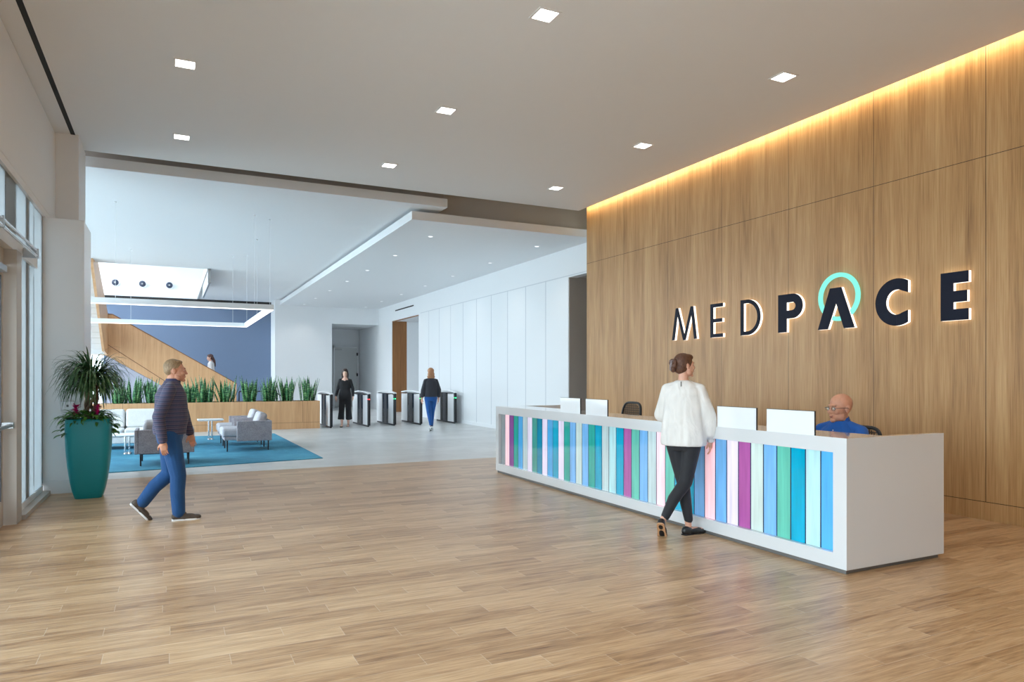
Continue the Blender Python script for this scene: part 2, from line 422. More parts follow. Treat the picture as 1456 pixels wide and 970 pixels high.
# slots
def slot(name, x, y0, y1, z, label):
    r = empty(name, (x, y0, z), 0, label, 'air vent')
    MB().box(-.028, .028, 0, y1-y0, -.004, .0).build('grille', 'dark', r)
    MB().box(-.04, -.028, 0, y1-y0, -.006, .0).box(.028, .04, 0, y1-y0, -.006, 0).box(-.04, .04, -.01, 0, -.006, 0).box(-.04, .04, y1-y0, y1-y0+.01, -.006, 0).build('frame', 'white_warm', r)
slot('slot_diffuser', -1.215, -5, 11.55, CZ, 'long black air slot in the lobby ceiling beside the left wall')
r = empty('slot_diffuser', (8.33, 25.5, 4.17), 0, 'short black air slot high on the far white wall above the oak doorway', 'air vent')
MB().box(-.006, 0, 0, 2.4, 0, .05).build('grille', 'dark', r)
MB().box(-.008, 0, 0, 2.4, -.012, 0).box(-.008, 0, 0, 2.4, .05, .062).build('frame', 'white', r)

# ------------------------------------------------------------------ left glazed wall
GX = -1.46
struct('wall_left', MB().box(-1.75, -1.42, -6.2, 11.55, 3.60, CZ), 'white_warm', bevel=.03)
struct('trim_5', MB().box(-1.75, -1.42, -6.2, 11.55, 3.52, 3.60), 'white_warm')
# pier and the narrower column above it
struct('wall_pier', MB().box(-1.75, -1.0, 10.55, 11.4, 0, 3.52), 'white_lam', bevel=.01)
struct('wall_pier.001', MB().box(-1.75, -1.15, 11.42, 12.3, 0, CZ), 'white_warm')
struct('baseboard_pier', MB().box(-1.44, -.99, 10.53, 10.55, 0, .17), 'white')
sw = empty('switch_plate', (-1.18, 10.55, 1.12), 0, 'small grey metal switch plate on the white pier behind the potted tree', 'switch plate')
MB().box(-.075, .075, -.03, -.002, -.06, .06).build('plate', 'steel', sw, bevel=.004)
MB().box(-.012, .012, -.04, -.03, -.015, .015).build('key_switch', 'black', sw)
# glazing next to the pier
wn = struct('window_1', MB().box(GX-.06, GX+.02, 8.78, 10.5, 0, .12).box(GX-.06, GX+.0, 8.78, 8.86, .12, 3.52).box(GX-.06, GX+.0, 10.47, 10.55, .12, 3.52).box(GX-.05, GX+.0, 9.40, 9.62, .12, 3.52), 'white')
MB().box(GX-.012, GX+.010, 9.90, 9.92, .2, 2.68).box(GX-.012, GX+.010, 9.90, 9.92, 2.95, 3.4).build('gasket', 'black', wn)
MB().box(GX+.002, GX+.009, 8.79, 9.41, .12, 3.52).box(GX+.002, GX+.009, 9.42, 9.90, .12, 3.52).box(GX+.002, GX+.009, 9.92, 10.54, .12, 3.52).build('pane', 'glass_pale', wn)
struct('trim_6', MB().box(GX-.05, -1.36, 8.78, 10.5, 0, .05), 'taupe_lt')
# header over the doors
struct('trim_7', MB().box(-1.75, -1.42, -3, 9.95, 2.78, 2.90), 'white')
# door portal: jamb, doors, transoms
struct('trim_8', MB().box(-1.75, -1.39, 8.52, 8.78, 0, 2.78), 'taupe_lt', bevel=.006)
struct('trim_9', MB().box(-1.7, -1.50, 4.2, 8.52, 2.62, 2.78), 'taupe_lt')
def glass_door(y0, y1, n):
    f = MB(); X0, X1 = -1.56, -1.50
    f.box(X0, X1, y0, y0+.1, 0.01, 2.6).box(X0, X1, y1-.1, y1, 0.01, 2.6).box(X0, X1, y0+.1, y1-.1, .01, .26).box(X0, X1, y0+.1, y1-.1, 2.5, 2.6)
    o = struct('door_%d' % n, f, 'taupe_lt')
    MB().box(-1.533, -1.527, y0+.1, y1-.1, .26, 2.5).build('pane', 'glass', o)
    MB().box(-1.507, -1.497, y0+.1, y0+.115, .26, 2.5).box(-1.507, -1.497, y1-.115, y1-.1, .26, 2.5).build('gasket', 'black', o)
    b = MB().tube((-1.42, y0+.05, 1.01), (-1.42, y1-.06, 1.01), .018).box(-1.50, -1.40, y1-.10, y1-.05, .98, 1.04).box(-1.50, -1.40, y0+.03, y0+.07, .98, 1.04)
    b.build('push_bar', 'steel', o)
    MB().box(-1.50, -1.44, y1-.55, y1-.15, 2.52, 2.58).tube((-1.47, y1-.3, 2.58), (-1.44, y1-.75, 2.63), .01).build('door_closer', 'steel', o)
glass_door(7.50, 8.50, 3); glass_door(6.46, 7.46, 4)
b = MB().tube((-1.30, 5.5, 2.86), (-1.30, 9.05, 2.86), .016).tube((-1.30, 5.5, 2.80), (-1.30, 9.05, 2.80), .016)
bar = b.build('air_curtain_rail', 'chrome'); tag(bar, 'thin twin metal rail running above the left glass entrance doors', 'rail')
for yy in (5.6, 7.3, 9.05):
    MB().box(-1.42, -1.28, yy-.02, yy+.02, 2.78, 2.88).build('bracket', 'steel', bar)
# transom glazing above the doors
tw = struct('window_2', MB().box(GX-.06, GX, 4.2, 8.78, 3.50, 3.52).box(GX-.06, GX, 8.30, 8.78, 2.90, 3.52).box(GX-.06, GX, 6.3, 6.5, 2.9, 3.42).box(GX-.06, GX, 4.2, 4.3, 2.9, 3.42), 'white')
MB().box(GX-.005, GX+.010, 8.31, 8.34, 2.95, 3.38).box(GX-.005, GX+.010, 6.5, 6.53, 2.95, 3.38).build('gasket', 'black', tw)
MB().box(GX+.002, GX+.009, 4.3, 6.5, 2.9, 3.52).box(GX+.002, GX+.009, 6.53, 8.31, 2.9, 3.52).box(GX+.002, GX+.009, 8.34, 8.78, 2.9, 3.52).build('pane', 'glass_pale', tw)
# the rest of the glazed wall towards the camera and past it
n = 3
struct('wall_left.002', MB().box(-1.75, -1.42, -6.2, -2.0, 0, 3.6), 'white_warm')  # unseen solid stretch put in place of glazing to cut daylight
for y0 in (-1.9, .2, 2.3):
    y1 = y0+1.9 if y0 < 2 else 4.2
    f = MB().box(GX-.08, GX+.02, y0-.05, y0+.05, 0, 3.52).box(GX-.08, GX+.02, y0+.05, y1+.15, 0, .12).box(GX-.08, GX+.02, y1+.1, y1+.2, 0, 3.52)
    o = struct('window_%d' % n, f, 'white'); n += 1
    MB().box(GX-.035, GX-.028, y0+.05, y1+.1, .12, 3.52).build('pane', 'glass', o)
glass_door(5.42, 6.42, 5); glass_door(4.38, 5.38, 6)
struct('wall_front', MB().box(-1.75, 7.95, -6.35, -6.2, 2.8, 5.3).box(.8, 7.95, -6.35, -6.2, 0, 2.8).box(-1.75, -1.3, -6.35, -6.2, 0, 2.8), 'white_warm')
f = MB()
for xx in (-1.3, -.3, .7): f.box(xx, xx+.1, -6.32, -6.22, 0, 2.8)
o = struct('window_8', f, 'white')  # unseen window added behind the camera for frontal fill light
MB().box(-1.2, .7, -6.28, -6.27, 0, 2.8).build('pane', 'glass', o)

# lounge outer glazing and back window
f = MB().box(-3.42, -3.34, 12.3, 32.0, 0, .1).box(-3.42, -3.34, 12.3, 32.0, 4.6, P1+.1)
yy = 12.3
while yy < 32.1:
    f.box(-3.42, -3.34, yy-.04, yy+.04, .1, 4.6); yy += 1.97
o = struct('window_9', f, 'white'); MB().box(-3.385, -3.378, 12.34, 31.9, .1, 4.6).build('pane', 'glass', o)
f = MB().box(-3.4, -3.3, 31.85, 31.95, 0, P1).box(-2.45, -2.35, 31.85, 31.95, 0, P1).box(-3.3, -2.45, 31.85, 31.95, 0, .1)
o = struct('window_10', f, 'white'); MB().box(-3.3, -2.45, 31.9, 31.91, .1, P1).build('pane', 'glass', o)
struct('wall_left.001', MB().box(-3.4, -1.75, 12.3, 12.42, 0, 5.5), 'white')
# stair well shaft above the lounge ceiling, splayed at the back and right
sh = MB()
zt = 7.6
sh.prism([(31.75, P1), (33.6, zt), (33.8, zt), (31.95, P1)], 'x', -3.5, 3.2)
struct('wall_shaft', sh, 'white')
sh = MB().prism([(1.0, P1), (1.6, zt), (1.72, zt), (1.1, P1)], 'y', 22.6, 33.8)
struct('wall_shaft.001', sh, 'grey_paint')
struct('wall_shaft.002', MB().box(-3.5, 2.4, 22.55, 22.7, P1+.16, zt), 'white')
struct('wall_shaft.003', MB().box(-3.5, -3.4, 22.6, 33.8, P1+.1, 5.4), 'white')
f = MB()
for xx in (-3.5, -1.6, .3, 2.2): f.box(xx, xx+.08, 22.6, 33.8, zt, zt+.1)
o = struct('window_11', f, 'white'); MB().box(-3.42, 2.2, 22.7, 33.7, zt+.04, zt+.05).build('pane', 'glass_sky', o)
# hanging guard at the right side of the opening
struct('trim_11', MB().box(1.03, 1.08, 22.7, 27.0, 4.28, P1), 'steel')
struct('trim_12', MB().box(1.01, 1.10, 22.68, 22.72, 4.28, P1+.02), 'steel')

# round jet diffusers in the shaft's back wall
proto = None
for i, X in enumerate((-1.97, -1.01, -.03)):
    z = 5.24; yb = 31.75+(z-.16-P1)*(1.85/(zt-P1))-.01
    if proto is None:
        r = proto = empty('jet_diffuser', (X, yb, z))
        pts = []
        a = MB().tube((0, 0, 0), (0, -.05, 0), .155, .15, 24).build('collar', 'white', r)
        k = MB(); 
        for q in range(24):
            a0, a1 = 2*PI*q/24, 2*PI*(q+1)/24
            k.add([(math.cos(t)*rr, yy2, math.sin(t)*rr) for t in (a0, a1) for rr, yy2 in ((.125, -.055), (.07, -.085), (.0, -.07))], [(0, 3, 4, 1), (1, 4, 5, 2)], True)
        k.build('nozzle', plain('jet_grey', srgb(54, 64, 84), .4), r)
        MB().ball((0, -.085, 0), (.035, .02, .035), 12, 8).build('core', 'steel', r)
    else:
        r = copy_tree(proto); r.location = (X, yb, z)
    tag(r, ('leftmost', 'middle', 'rightmost')[i]+' round grey jet diffuser on the bright shaft wall over the stair', 'air vent', 'jet diffusers over the stair')

# ------------------------------------------------------------------ lobby downlights
proto = None
names = {(3.14, 5.70): 'square downlight nearest the viewer on the centre row of the lobby ceiling',
         (3.14, 8.30): 'square downlight second from the viewer on the centre row of the lobby ceiling',
         (3.14, 10.86): 'square downlight farthest along the centre row, near the lounge ceiling edge',
         (.145, 8.30): 'nearer of the two square downlights at the left of the lobby ceiling',
         (.145, 10.86): 'farther of the two square downlights at the left, just before the lounge ceiling edge',
         (6.2, 5.70): 'square downlight beside the oak wall, nearest the viewer of the three over the desk',
         (6.2, 8.30): 'square downlight beside the oak wall, middle of the three over the desk',
         (6.2, 10.86): 'square downlight farthest along the oak wall, close to the low white ceiling'}
for (X, Y) in [(x, y) for x in (.145, 3.14, 6.2) for y in (-4.7, -2.1, .5, 3.1, 5.70, 8.30, 10.86)]:
    if (X, Y) not in names and Y > 4 : continue
    if proto is None:
        r = proto = empty('recessed_downlight', (X, Y, CZ))
        t = MB()
        for (a, b, c, e) in ((-.115, .115, -.115, -.095), (-.115, .115, .095, .115), (-.115, -.095, -.095, .095), (.095, .115, -.095, .095)): t.box(a, b, c, e, -.008, 0)
        t.build('trim_ring', 'white_warm', r)
        MB().box(-.095, .095, -.095, .095, -.004, -.001).build('lens', 'lens', r)
    else:
        r = copy_tree(proto); r.location = (X, Y, CZ)
    tag(r, names.get((X, Y), 'square recessed downlight in the lobby ceiling behind the viewpoint'), 'ceiling light', 'square downlights in the lobby ceiling')
    light('downlight_lamp', 'SPOT', (X, Y, CZ-.02), 45, (1.0, .96, .91), spot_size=rad(105), spot_blend=.9, shadow_soft_size=.09)
# small round downlights in the lower white ceiling
proto = None
spots = [(x, y) for y in (14.1, 16.7, 19.4, 21.9, 24.55, 27.2, 29.7) for x in (4.98, 7.55)]
for i, (X, Y) in enumerate(spots):
    if proto is None:
        r = proto = empty('round_downlight', (X, Y, P2))
        MB().tube((0, 0, 0), (0, 0, -.006), .085, .08, 20).build('trim_ring', 'white', r)
        MB().tube((0, 0, -.006), (0, 0, -.009), .05, .048, 20).build('lens', 'lens_small', r)
    else:
        r = copy_tree(proto); r.location = (X, Y, P2)
    side = 'left' if X < 6 else 'right'
    tag(r, 'small round downlight in the low white ceiling, %s row, %s' % (side, ('nearest of its row', 'second from the near end', 'third from the near end', 'middle of its row', 'third from the far wall', 'second from the far wall', 'nearest the far wall')[i//2]), 'ceiling light', 'round downlights in the white ceiling')
    light('round_lamp', 'SPOT', (X, Y, P2-.03), 22, (1, .95, .88), spot_size=rad(110), spot_blend=.9, shadow_soft_size=.06)
# cove strip on the hidden edge of the ceiling
cv = MB().box(7.47, 7.485, -6.1, 12.3, CZ+.05, CZ+.10).build('cove_light', 'cove')
tag(cv, 'warm linear strip light glowing between the ceiling edge and the oak wall', 'strip light')

# ------------------------------------------------------------------ pendant ring over the lounge
r = empty('ring_pendant', (0, 17.3, 2.93), 0, 'large white rectangular ring pendant light hanging over the lounge seats', 'pendant light')
X0, X1, Y0, Y1 = -2.75, 1.86, -2.68, 2.72
wd = .07
f = MB().box(X0, X1, Y0, Y0+wd, -.10, 0).box(X0, X1, Y1-wd, Y1, -.10, 0).box(X0, X0+wd, Y0+wd, Y1-wd, -.10, 0).box(X1-wd, X1, Y0+wd, Y1-wd, -.10, 0)
f.build('housing', 'white', r)
a = .008
f = MB().box(X0+a, X1-a, Y0+a, Y0+wd-a, -.112, -.10).box(X0+a, X1-a, Y1-wd+a, Y1-a, -.112, -.10).box(X0+a, X0+wd-a, Y0+wd-a, Y1-wd+a, -.112, -.10).box(X1-wd+a, X1-a, Y0+wd-a, Y1-wd+a, -.112, -.10)
f.build('diffuser', 'pend', r)
for (cx, cy) in ((-.9, Y0+.035), (1.5, Y0+.035), (1.82, -2.4), (1.82, -.06), (1.82, 2.35), (-.89, Y1-.035), (1.5, Y1-.035), (-2.7, 0)):
    MB().tube((cx, cy, 0), (cx, cy, P1-2.93), .003, n=6).tube((cx, cy, P1-2.93), (cx, cy, P1-2.93-.03), .022, n=12).build('cable', 'white', r)

# ------------------------------------------------------------------ stair
st = empty('staircase', (0, 27.0, 0), 0, 'oak clad staircase rising to the left in front of the blue wall', 'staircase')
top = [(-1.95, 3.58), (-1.74, 3.58), (2.15, 1.23), (2.15, 0), (1.46, 0), (1.3, .12), (-.54, 1.35), (-1.5, 1.93), (-1.95, 2.21)]
MB().prism(top, 'y', 0, .10).build('balustrade', 'oak_stair', st)
MB().prism(top, 'y', 1.5, 1.6).build('balustrade', 'oak_stair', st)
MB().prism([(-1.95, 3.60), (-1.74, 3.60), (2.16, 1.245), (2.16, 1.215), (-1.745, 3.57), (-1.95, 3.57)], 'y', -.012, .11).build('capping', plain('dark_oak_cap', srgb(128, 84, 54), .5), st)
MB().prism([(-1.95, 2.60), (-1.87, 2.56), (1.6, .08), (1.6, .06), (-1.87, 2.54), (-1.95, 2.58)], 'y', -.004, .01).build('joint_line', plain('joint_shadow_gap', srgb(110, 72, 44), .6), st)
tr = MB(); N = 14
for i in range(N):
    x1 = 2.0-i*.28; z1 = .17*(i+1)
    tr.prism([(x1, z1-.17), (x1, z1), (x1-.28, z1), (x1-.28, z1-.12), (x1-.28, max(0, z1-.35))], 'y', .1, 1.5)
tr.build('steps', plain('stair_tread', (.45, .44, .42), .5), st)
MB().box(-3.2, -1.92, 0, 1.6, 2.23, 2.38).build('landing', 'oak_stair', st)
# second flight towards the camera along the glazing
side = [(0.7, 2.25), (.1, 2.45), (-1.3, 2.40), (-5.2, 4.86), (-5.2, 5.75), (-3.9, 5.35), (-1.0, 3.9), (.1, 3.58), (.7, 3.58)]
side = [(.10, 2.21), (-1.33, 2.30), (-5.0, 4.60), (-5.0, 5.60), (-3.9, 4.95), (.10, 3.58)]
MB().prism(side, 'x', -1.95, -1.88).build('upper_balustrade', 'oak_stair_y', st)
MB().prism(side, 'x', -3.2, -3.13).build('upper_balustrade', 'oak_stair_y', st)
tr = MB()
for i in range(14):
    y1 = -i*.28; z1 = 2.38+.17*(i+1)
    tr.prism([(y1, z1-.17), (y1, z1), (y1-.28, z1), (y1-.28, z1-.16), (y1-.1, z1-.32)], 'x', -3.13, -1.95)
tr.build('upper_steps', 'white', st)
rl = MB().path([(2.3, .72, .93), (3.35, .72, .93), (3.62, .72, .86), (4.0, .72, .62)], .022)
rl.path([(4.0, .72, .62), (4.0, .72, 0)], .02).path([(2.3, .72, .93), (2.3, .72, 0)], .02)
rl.build('handrail', 'black', st)
struct('wall_stair', MB().prism([(-1.95, 0), (1.3, 0), (1.3, .12), (-.54, 1.33), (-1.5, 1.91), (-1.95, 2.19)], 'y', 27.04, 27.09), 'lilac')

# ------------------------------------------------------------------ reception desk
dk = empty('reception_desk', (4.57, 6.745, 0), 0, 'long white reception desk with coloured glass strips in its front', 'desk')
y0, y1 = 3.60-6.745, 9.89-6.745
f = MB()
o0, o1 = 3.72-6.745, 9.79-6.745
f.box(0, .06, y0, y1, .915, 1.03).box(0, .06, y0, y1, .035, .145).box(0, .06, y0, o0, .145, .915).box(0, .06, o1, y1, .145, .915)
f.build('front_frame', 'white_gloss', dk)
MB().box(.06, .49, y0+.06, y1-.06, .985, 1.03).build('counter_ledge', 'white_gloss', dk)
for (a, b) in ((y0, y0+.06), (y1-.06, y1)):
    MB().box(.06, 1.17, a, b, .035, 1.03).build('end_panel', 'white_gloss', dk)
MB().box(.05, 1.14, y0+.03, y0+.06, 0, .035).box(.02, .05, y0+.02, y1-.02, 0, .035).box(.05, 1.14, y1-.06, y1-.03, 0, .035).build('toe_kick', 'kick', dk)
MB().box(.12, 1.0, y0+.06, y1-.06, .70, .74).build('worktop', 'white_lam', dk)
MB().box(.115, .13, y0+.06, y1-.06, .04, .985).build('back_panel', 'white_lam', dk)
CS = dict(grey=(.26, .30, .32), pink=(.90, .56, .62), purple=(.24, .07, .28), green=(.02, .36, .30), blue=(.08, .40, .78), pale=(.50, .62, .64),
          lilac=(.64, .58, .72), dgreen=(.06, .33, .28), dteal=(.0, .24, .40), cyan=(.0, .36, .56), lblue=(.18, .44, .80), pcyan=(.45, .72, .76), magenta=(.40, .10, .34), mgreen=(.12, .50, .40), pgreen=(.58, .70, .67))
ORDER = 'blue pcyan cyan mgreen lblue pgreen magenta lilac lblue pink lblue cyan cyan mgreen pink pale lblue mgreen magenta cyan pcyan pale cyan green lblue pgreen lblue green lilac cyan blue lilac dteal dgreen lilac pale blue green purple pink grey'.split()
word = dict(grey='smoky grey', pink='pink', purple='purple', green='green', blue='blue', pale='pale grey green', lilac='pale lilac', dgreen='dark green', dteal='deep teal', cyan='deep cyan', lblue='light blue', pcyan='pale cyan', magenta='magenta', mgreen='mint green', pgreen='pale mint')
def strip_mat(k):
    c = CS[k]
    m, nt, out = new_mat(word[k].replace(' ', '_')+'_dichroic_glass'); g = G(nt); x, y, z, o = g.obj()
    n = g.noise(g.comb(g.m('MULTIPLY', y, 14.0), 0.0, g.m('MULTIPLY', z, 1.2)), 1.5, 2)
    col = g.ramp(n, [(.3, tuple(v*.88 for v in c)), (.7, tuple(min(1, v*1.12) for v in c))])
    b = g.bsdf(out, col, .08, 0, Coat_Weight=.5)
    # faint glow put into the strip colours, stronger on pink and lilac
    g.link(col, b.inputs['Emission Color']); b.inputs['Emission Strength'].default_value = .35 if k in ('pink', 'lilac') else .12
    return m
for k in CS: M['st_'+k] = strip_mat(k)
sw_ = (o1-o0)/len(ORDER)
edge_dark = plain('dark_glass_edge', (.02, .05, .12), .15)
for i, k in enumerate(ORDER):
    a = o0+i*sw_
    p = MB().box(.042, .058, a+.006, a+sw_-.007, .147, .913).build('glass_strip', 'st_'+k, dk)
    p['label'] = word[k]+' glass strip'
    MB().box(.044, .060, a+sw_-.007, a+sw_+.006, .147, .913).build('strip_edge', edge_dark, p)
# four white glass screens standing on the ledge
proto = None
for (a, b, lab) in ((7.41, 7.90, 'white glass screen on the desk ledge, the one farthest from the viewer'), (6.81, 7.28, 'white glass screen on the desk ledge, just left of the empty chair'),
                    (4.51, 4.99, 'white glass screen on the desk ledge just right of the standing woman'), (3.90, 4.39, 'white glass screen on the desk ledge directly in front of the seated man')):
    r = empty('counter_screen', (4.578, (a+b)/2, 1.03), 0, lab, 'screen', 'white glass screens on the reception desk')
    h = (b-a)/2
    MB().box(0, .012, -h, h, .0, .19).build('glass_panel', 'screen', r)
    MB().box(-.0005, .0135, -h-.004, -h, .0, .192).box(-.0005, .0135, -h-.004, h, .19, .1935).build('dark_edge', 'black', r)

# ------------------------------------------------------------------ letters MEDPACE
LX = 7.62
def letter(name, ch, polys, label, face='navy', back='halo', d=.05):
    """polys: list of (Y, z) polygons; Y runs right-to-left on the wall"""
    cy = sum(p[0] for q in polys for p in q)/sum(len(q) for q in polys)
    r = empty(name, (LX, cy, 2.1), 0, label, 'sign letter', 'letters of the company name on the oak wall')
    bm = bmesh.new()
    def make(nm, x0, x1, mat):
        m = MB()
        for i, q in enumerate(polys): m.prism([(p[0]-cy, p[1]-2.1) for p in q], 'x', x0-(i % 5)*.0004, x1-(i % 5)*.0004)
        o = m.build(nm, mat, r); return o
    bm.free()
    make('acrylic_back', -d+.006, -.004, back)
    make('face', -d-.006, -d+.006, face)
    return r
def ln(p, q, w):   # thick stroke with vertical thickness kept along Y
    return [(p[0]+w/2, p[1]), (p[0]-w/2, p[1]), (q[0]-w/2, q[1]), (q[0]+w/2, q[1])]
B, T = 2.10, 2.62
letter('sign_letter', 'M', [ln((9.295, B), (9.20, T), .062), ln((9.20, T+.01), (9.015, B-.01), .058), ln((9.015, B-.01), (8.83, T+.01), .058), ln((8.83, T), (8.745, B), .062)], 'thin dark navy backlit letter M at the left end of the wall sign')
def Eshape(yl, yr, st, bt, midy=None):
    midy = midy if midy is not None else (B+T)/2
    return [[(yl, B), (yl-st, B), (yl-st, T), (yl, T)], [(yl-st, B), (yr, B), (yr, B+bt), (yl-st, B+bt)], [(yl-st, T-bt), (yr, T-bt), (yr, T), (yl-st, T)], [(yl-st, midy-bt/2), (yr+.015, midy-bt/2), (yr+.015, midy+bt/2), (yl-st, midy+bt/2)]]
letter('sign_letter', 'E', Eshape(8.40, 8.13, .06, .055), 'thin dark navy backlit letter E, second letter of the wall sign')
def arc(cy, cz, ro_y, ro_z, ri_y, ri_z, a0, a1, n=28):
    out = []
    for i in range(n):
        t0, t1 = a0+(a1-a0)*i/n, a0+(a1-a0)*(i+1)/n
        out.append([(cy-ro_y*math.cos(t0), cz+ro_z*math.sin(t0)), (cy-ro_y*math.cos(t1), cz+ro_z*math.sin(t1)), (cy-ri_y*math.cos(t1), cz+ri_z*math.sin(t1)), (cy-ri_y*math.cos(t0), cz+ri_z*math.sin(t0))])
    return out
letter('sign_letter', 'D', [[(7.76, B), (7.70, B), (7.70, T), (7.76, T)], [(7.70, B), (7.63, B), (7.63, B+.055), (7.70, B+.055)], [(7.70, T-.055), (7.63, T-.055), (7.63, T), (7.70, T)]]
       + arc(7.63, (B+T)/2, .255, .26, .20, .205, -PI/2, PI/2), 'thin dark navy backlit letter D, third letter of the wall sign')
letter('sign_letter', 'P', [[(7.05, B), (6.905, B), (6.905, T), (7.05, T)], [(6.905, T-.115), (6.81, T-.115), (6.81, T), (6.905, T)], [(6.905, B+.185), (6.81, B+.185), (6.81, B+.295), (6.905, B+.295)]]
       + arc(6.81, B+.3525, .175, .1675, .06, .055, -PI/2, PI/2), 'bold dark navy backlit letter P, fourth letter of the wall sign')
letter('sign_letter', 'A', [[(6.39, B), (6.24, B), (6.115, B+.33), (6.115, T), (6.205, T)], [(6.0, B), (5.85, B), (6.04, T), (6.115, T), (6.115, B+.33)]], 'bold dark navy letter A inside the mint green ring')
letter('sign_letter', 'C', arc(5.295, 2.36, .27, .275, .135, .145, PI/3, PI*5/3, 40)+[[(5.16, 2.598), (5.16, 2.462), (5.2275, 2.4856)], [(5.16, 2.122), (5.16, 2.258), (5.2275, 2.2344)]], 'bold dark navy backlit letter C, right of the ringed A')
letter('sign_letter', 'E', Eshape(4.78, 4.485, .135, .12, 2.355), 'bold dark navy backlit letter E at the right end of the wall sign')
rg = letter('sign_ring', 'O', arc(6.10, 2.505, .30, .305, .25, .252, 0, 2*PI, 64), 'glowing mint green ring around the letter A of the wall sign', 'ring', 'ring', .03)
rg['category'] = 'sign ring'

# ------------------------------------------------------------------ rug and lounge furniture
rv = [(-2.3, 12.2), (2.50, 12.93), (2.43, 19.0), (-2.3, 18.9)]
rg = MB().prism(rv, 'z', 0, .012).build('rug', 'rug')
tag(rg, 'large teal blue rug under the lounge seats', 'rug')
def armchair(loc, rz, label, group):
    """faces local -y; 0.90 wide, 0.72 deep arms with the seat reaching forward"""
    r = empty('armchair', loc, rz, label, 'armchair', group)
    for s in (-1, 1):
        a0, a1 = sorted((s*.45, s*.395))
        MB().box(a0, a1, -.33, .33, .21, .61).build('arm_panel', 'tweed', r, bevel=.012)
    MB().box(-.395, .395, .275, .33, .21, .61).build('back_panel', 'tweed', r, bevel=.012)
    MB().box(-.395, .395, -.56, .27, .23, .29).build('seat_base', 'tweed', r, bevel=.012)
    MB().box(-.39, .39, -.60, .26, .29, .47).build('seat_cushion', 'tweed_lt', r, bevel=.055, seg=4)
    T = Matrix.Translation((0, .14, .60)) @ Matrix.Rotation(rad(-18), 4, 'X')
    MB().box(-.33, .33, -.09, .09, -.17, .17, T).build('back_cushion', 'tweed_lt', r, bevel=.07, seg=4)
    for sx in (-.36, .36):
        for sy in (-.50, .27):
            MB().tube((sx, sy, .012), (sx, sy, .23), .012, .016, 10).build('leg', 'black', r)
    MB().box(-.37, .37, -.51, -.49, .205, .23).box(-.37, .37, .26, .28, .2, .23).build('leg_rail', 'black', r)
    return r
armchair((1.51, 15.17, 0), -PI/2, 'grey tweed armchair facing left, nearer of the pair on the rug', 'grey armchairs in the lounge')
armchair((1.51, 16.38, 0), -PI/2, 'grey tweed armchair facing left, farther of the pair on the rug', 'grey armchairs in the lounge')
armchair((-.08, 13.33, 0), PI, 'grey tweed armchair seen from behind, partly hidden by the walking man', 'grey armchairs in the lounge')
# sofa, facing the camera
sf = empty('sofa', (-.85, 16.6, 0), 0, 'white upholstered sofa behind the walking man in front of the oak planter', 'sofa')
MB().box(-1.16, 1.16, -.42, .42, .13, .26).build('base', 'sofa', sf, bevel=.02)
for i in (-1, 0):
    MB().box(i*1.08+.01, i*1.08+1.07, -.44, .25, .26, .42).build('seat_cushion', 'sofa', sf, bevel=.04, seg=3)
    T = Matrix.Translation((i*1.08+.54, .28, .60)) @ Matrix.Rotation(rad(-9), 4, 'X')
    MB().box(-.53, .53, -.08, .09, -.19, .20, T).build('back_cushion', 'sofa', sf, bevel=.05, seg=3)
MB().box(-1.16, 1.16, .36, .44, .2, .74).build('back_panel', 'sofa', sf, bevel=.02)
for s in (-1, 1):
    a0, a1 = sorted((s*1.09, s*1.19))
    MB().box(a0, a1, -.40, .44, .2, .66).build('arm', 'sofa', sf, bevel=.03, seg=3)
    for yy in (-.36, .36): MB().box(s*1.08-.02, s*1.08+.02, yy-.02, yy+.02, .012, .14).build('leg', 'chrome', sf)
# tables
def side_table(loc, w, d, h, label, cat, offs):
    r = empty(cat.replace(' ', '_'), loc, 0, label, cat)
    MB().box(-w/2, w/2, -d/2, d/2, h-.025, h).build('table_top', 'white_lam', r, bevel=.006)
    MB().tube((offs-.035, 0, .012), (offs-.035, 0, h-.025), .017).tube((offs+.035, 0, .012), (offs+.035, 0, h-.025), .017).build('post', 'chrome', r)
    MB().box(offs-.06, offs+.06, -d*.36, d*.36, .012, .024).build('foot_plate', 'chrome', r, bevel=.003)
    MB().box(-w/2+.02, w/2-.02, -.012, .012, h-.05, h-.025).build('rail', 'chrome', r)
    return r
side_table((.85, 17.88, 0), .56, .45, .49, 'small white side table on chrome posts in front of the oak planter', 'side table', 0)
side_table((-.95, 15.28, 0), .72, .60, .39, 'low white coffee table on chrome posts between the teal pot and the grey armchair', 'coffee table', .21)

# ------------------------------------------------------------------ planter with snake plants
px0, px1, py0, py1 = -2.3, 3.88, 20.5, 21.25
pl = empty('planter_box', (0, 20.5, 0), 0, 'long low oak veneer planter box holding the row of snake plants', 'planter')
w = MB().box(px0, px1, 0, .05, 0, .79).box(px0, px1, .70, .75, 0, .79).box(px0, px0+.05, .05, .70, 0, .79).box(px1-.05, px1, .05, .70, 0, .79)
w.build('box', 'oak_x', pl)
MB().box(px0+.05, px1-.05, .05, .70, .70, .755).build('soil', 'soil', pl)
rnd = random.Random(3)
pb = MB()
for i in range(900):
    c = (rnd.uniform(px0+.08, px1-.08), rnd.uniform(20.57, 21.17), rnd.uniform(.755, .775)); q = rnd.uniform(.016, .034)
    pb.ball(c, (q, q*rnd.uniform(.7, 1), q*.6), 7, 5)
p = pb.build('pebbles', 'pebble'); tag(p, 'grey pebbles covering the soil of the long oak planter', 'pebbles', kind='stuff')
place = ['nearest the teal pot', 'second from the left, beside the potted tree', 'just left of the walking man', 'just right of the walking man', 'fifth from the left, right of the walking man',
         'splayed widely, in front of the stair foot', 'in front of the handrail', 'at the blue wall corner', 'second from the right end of the planter', 'at the right end of the planter']
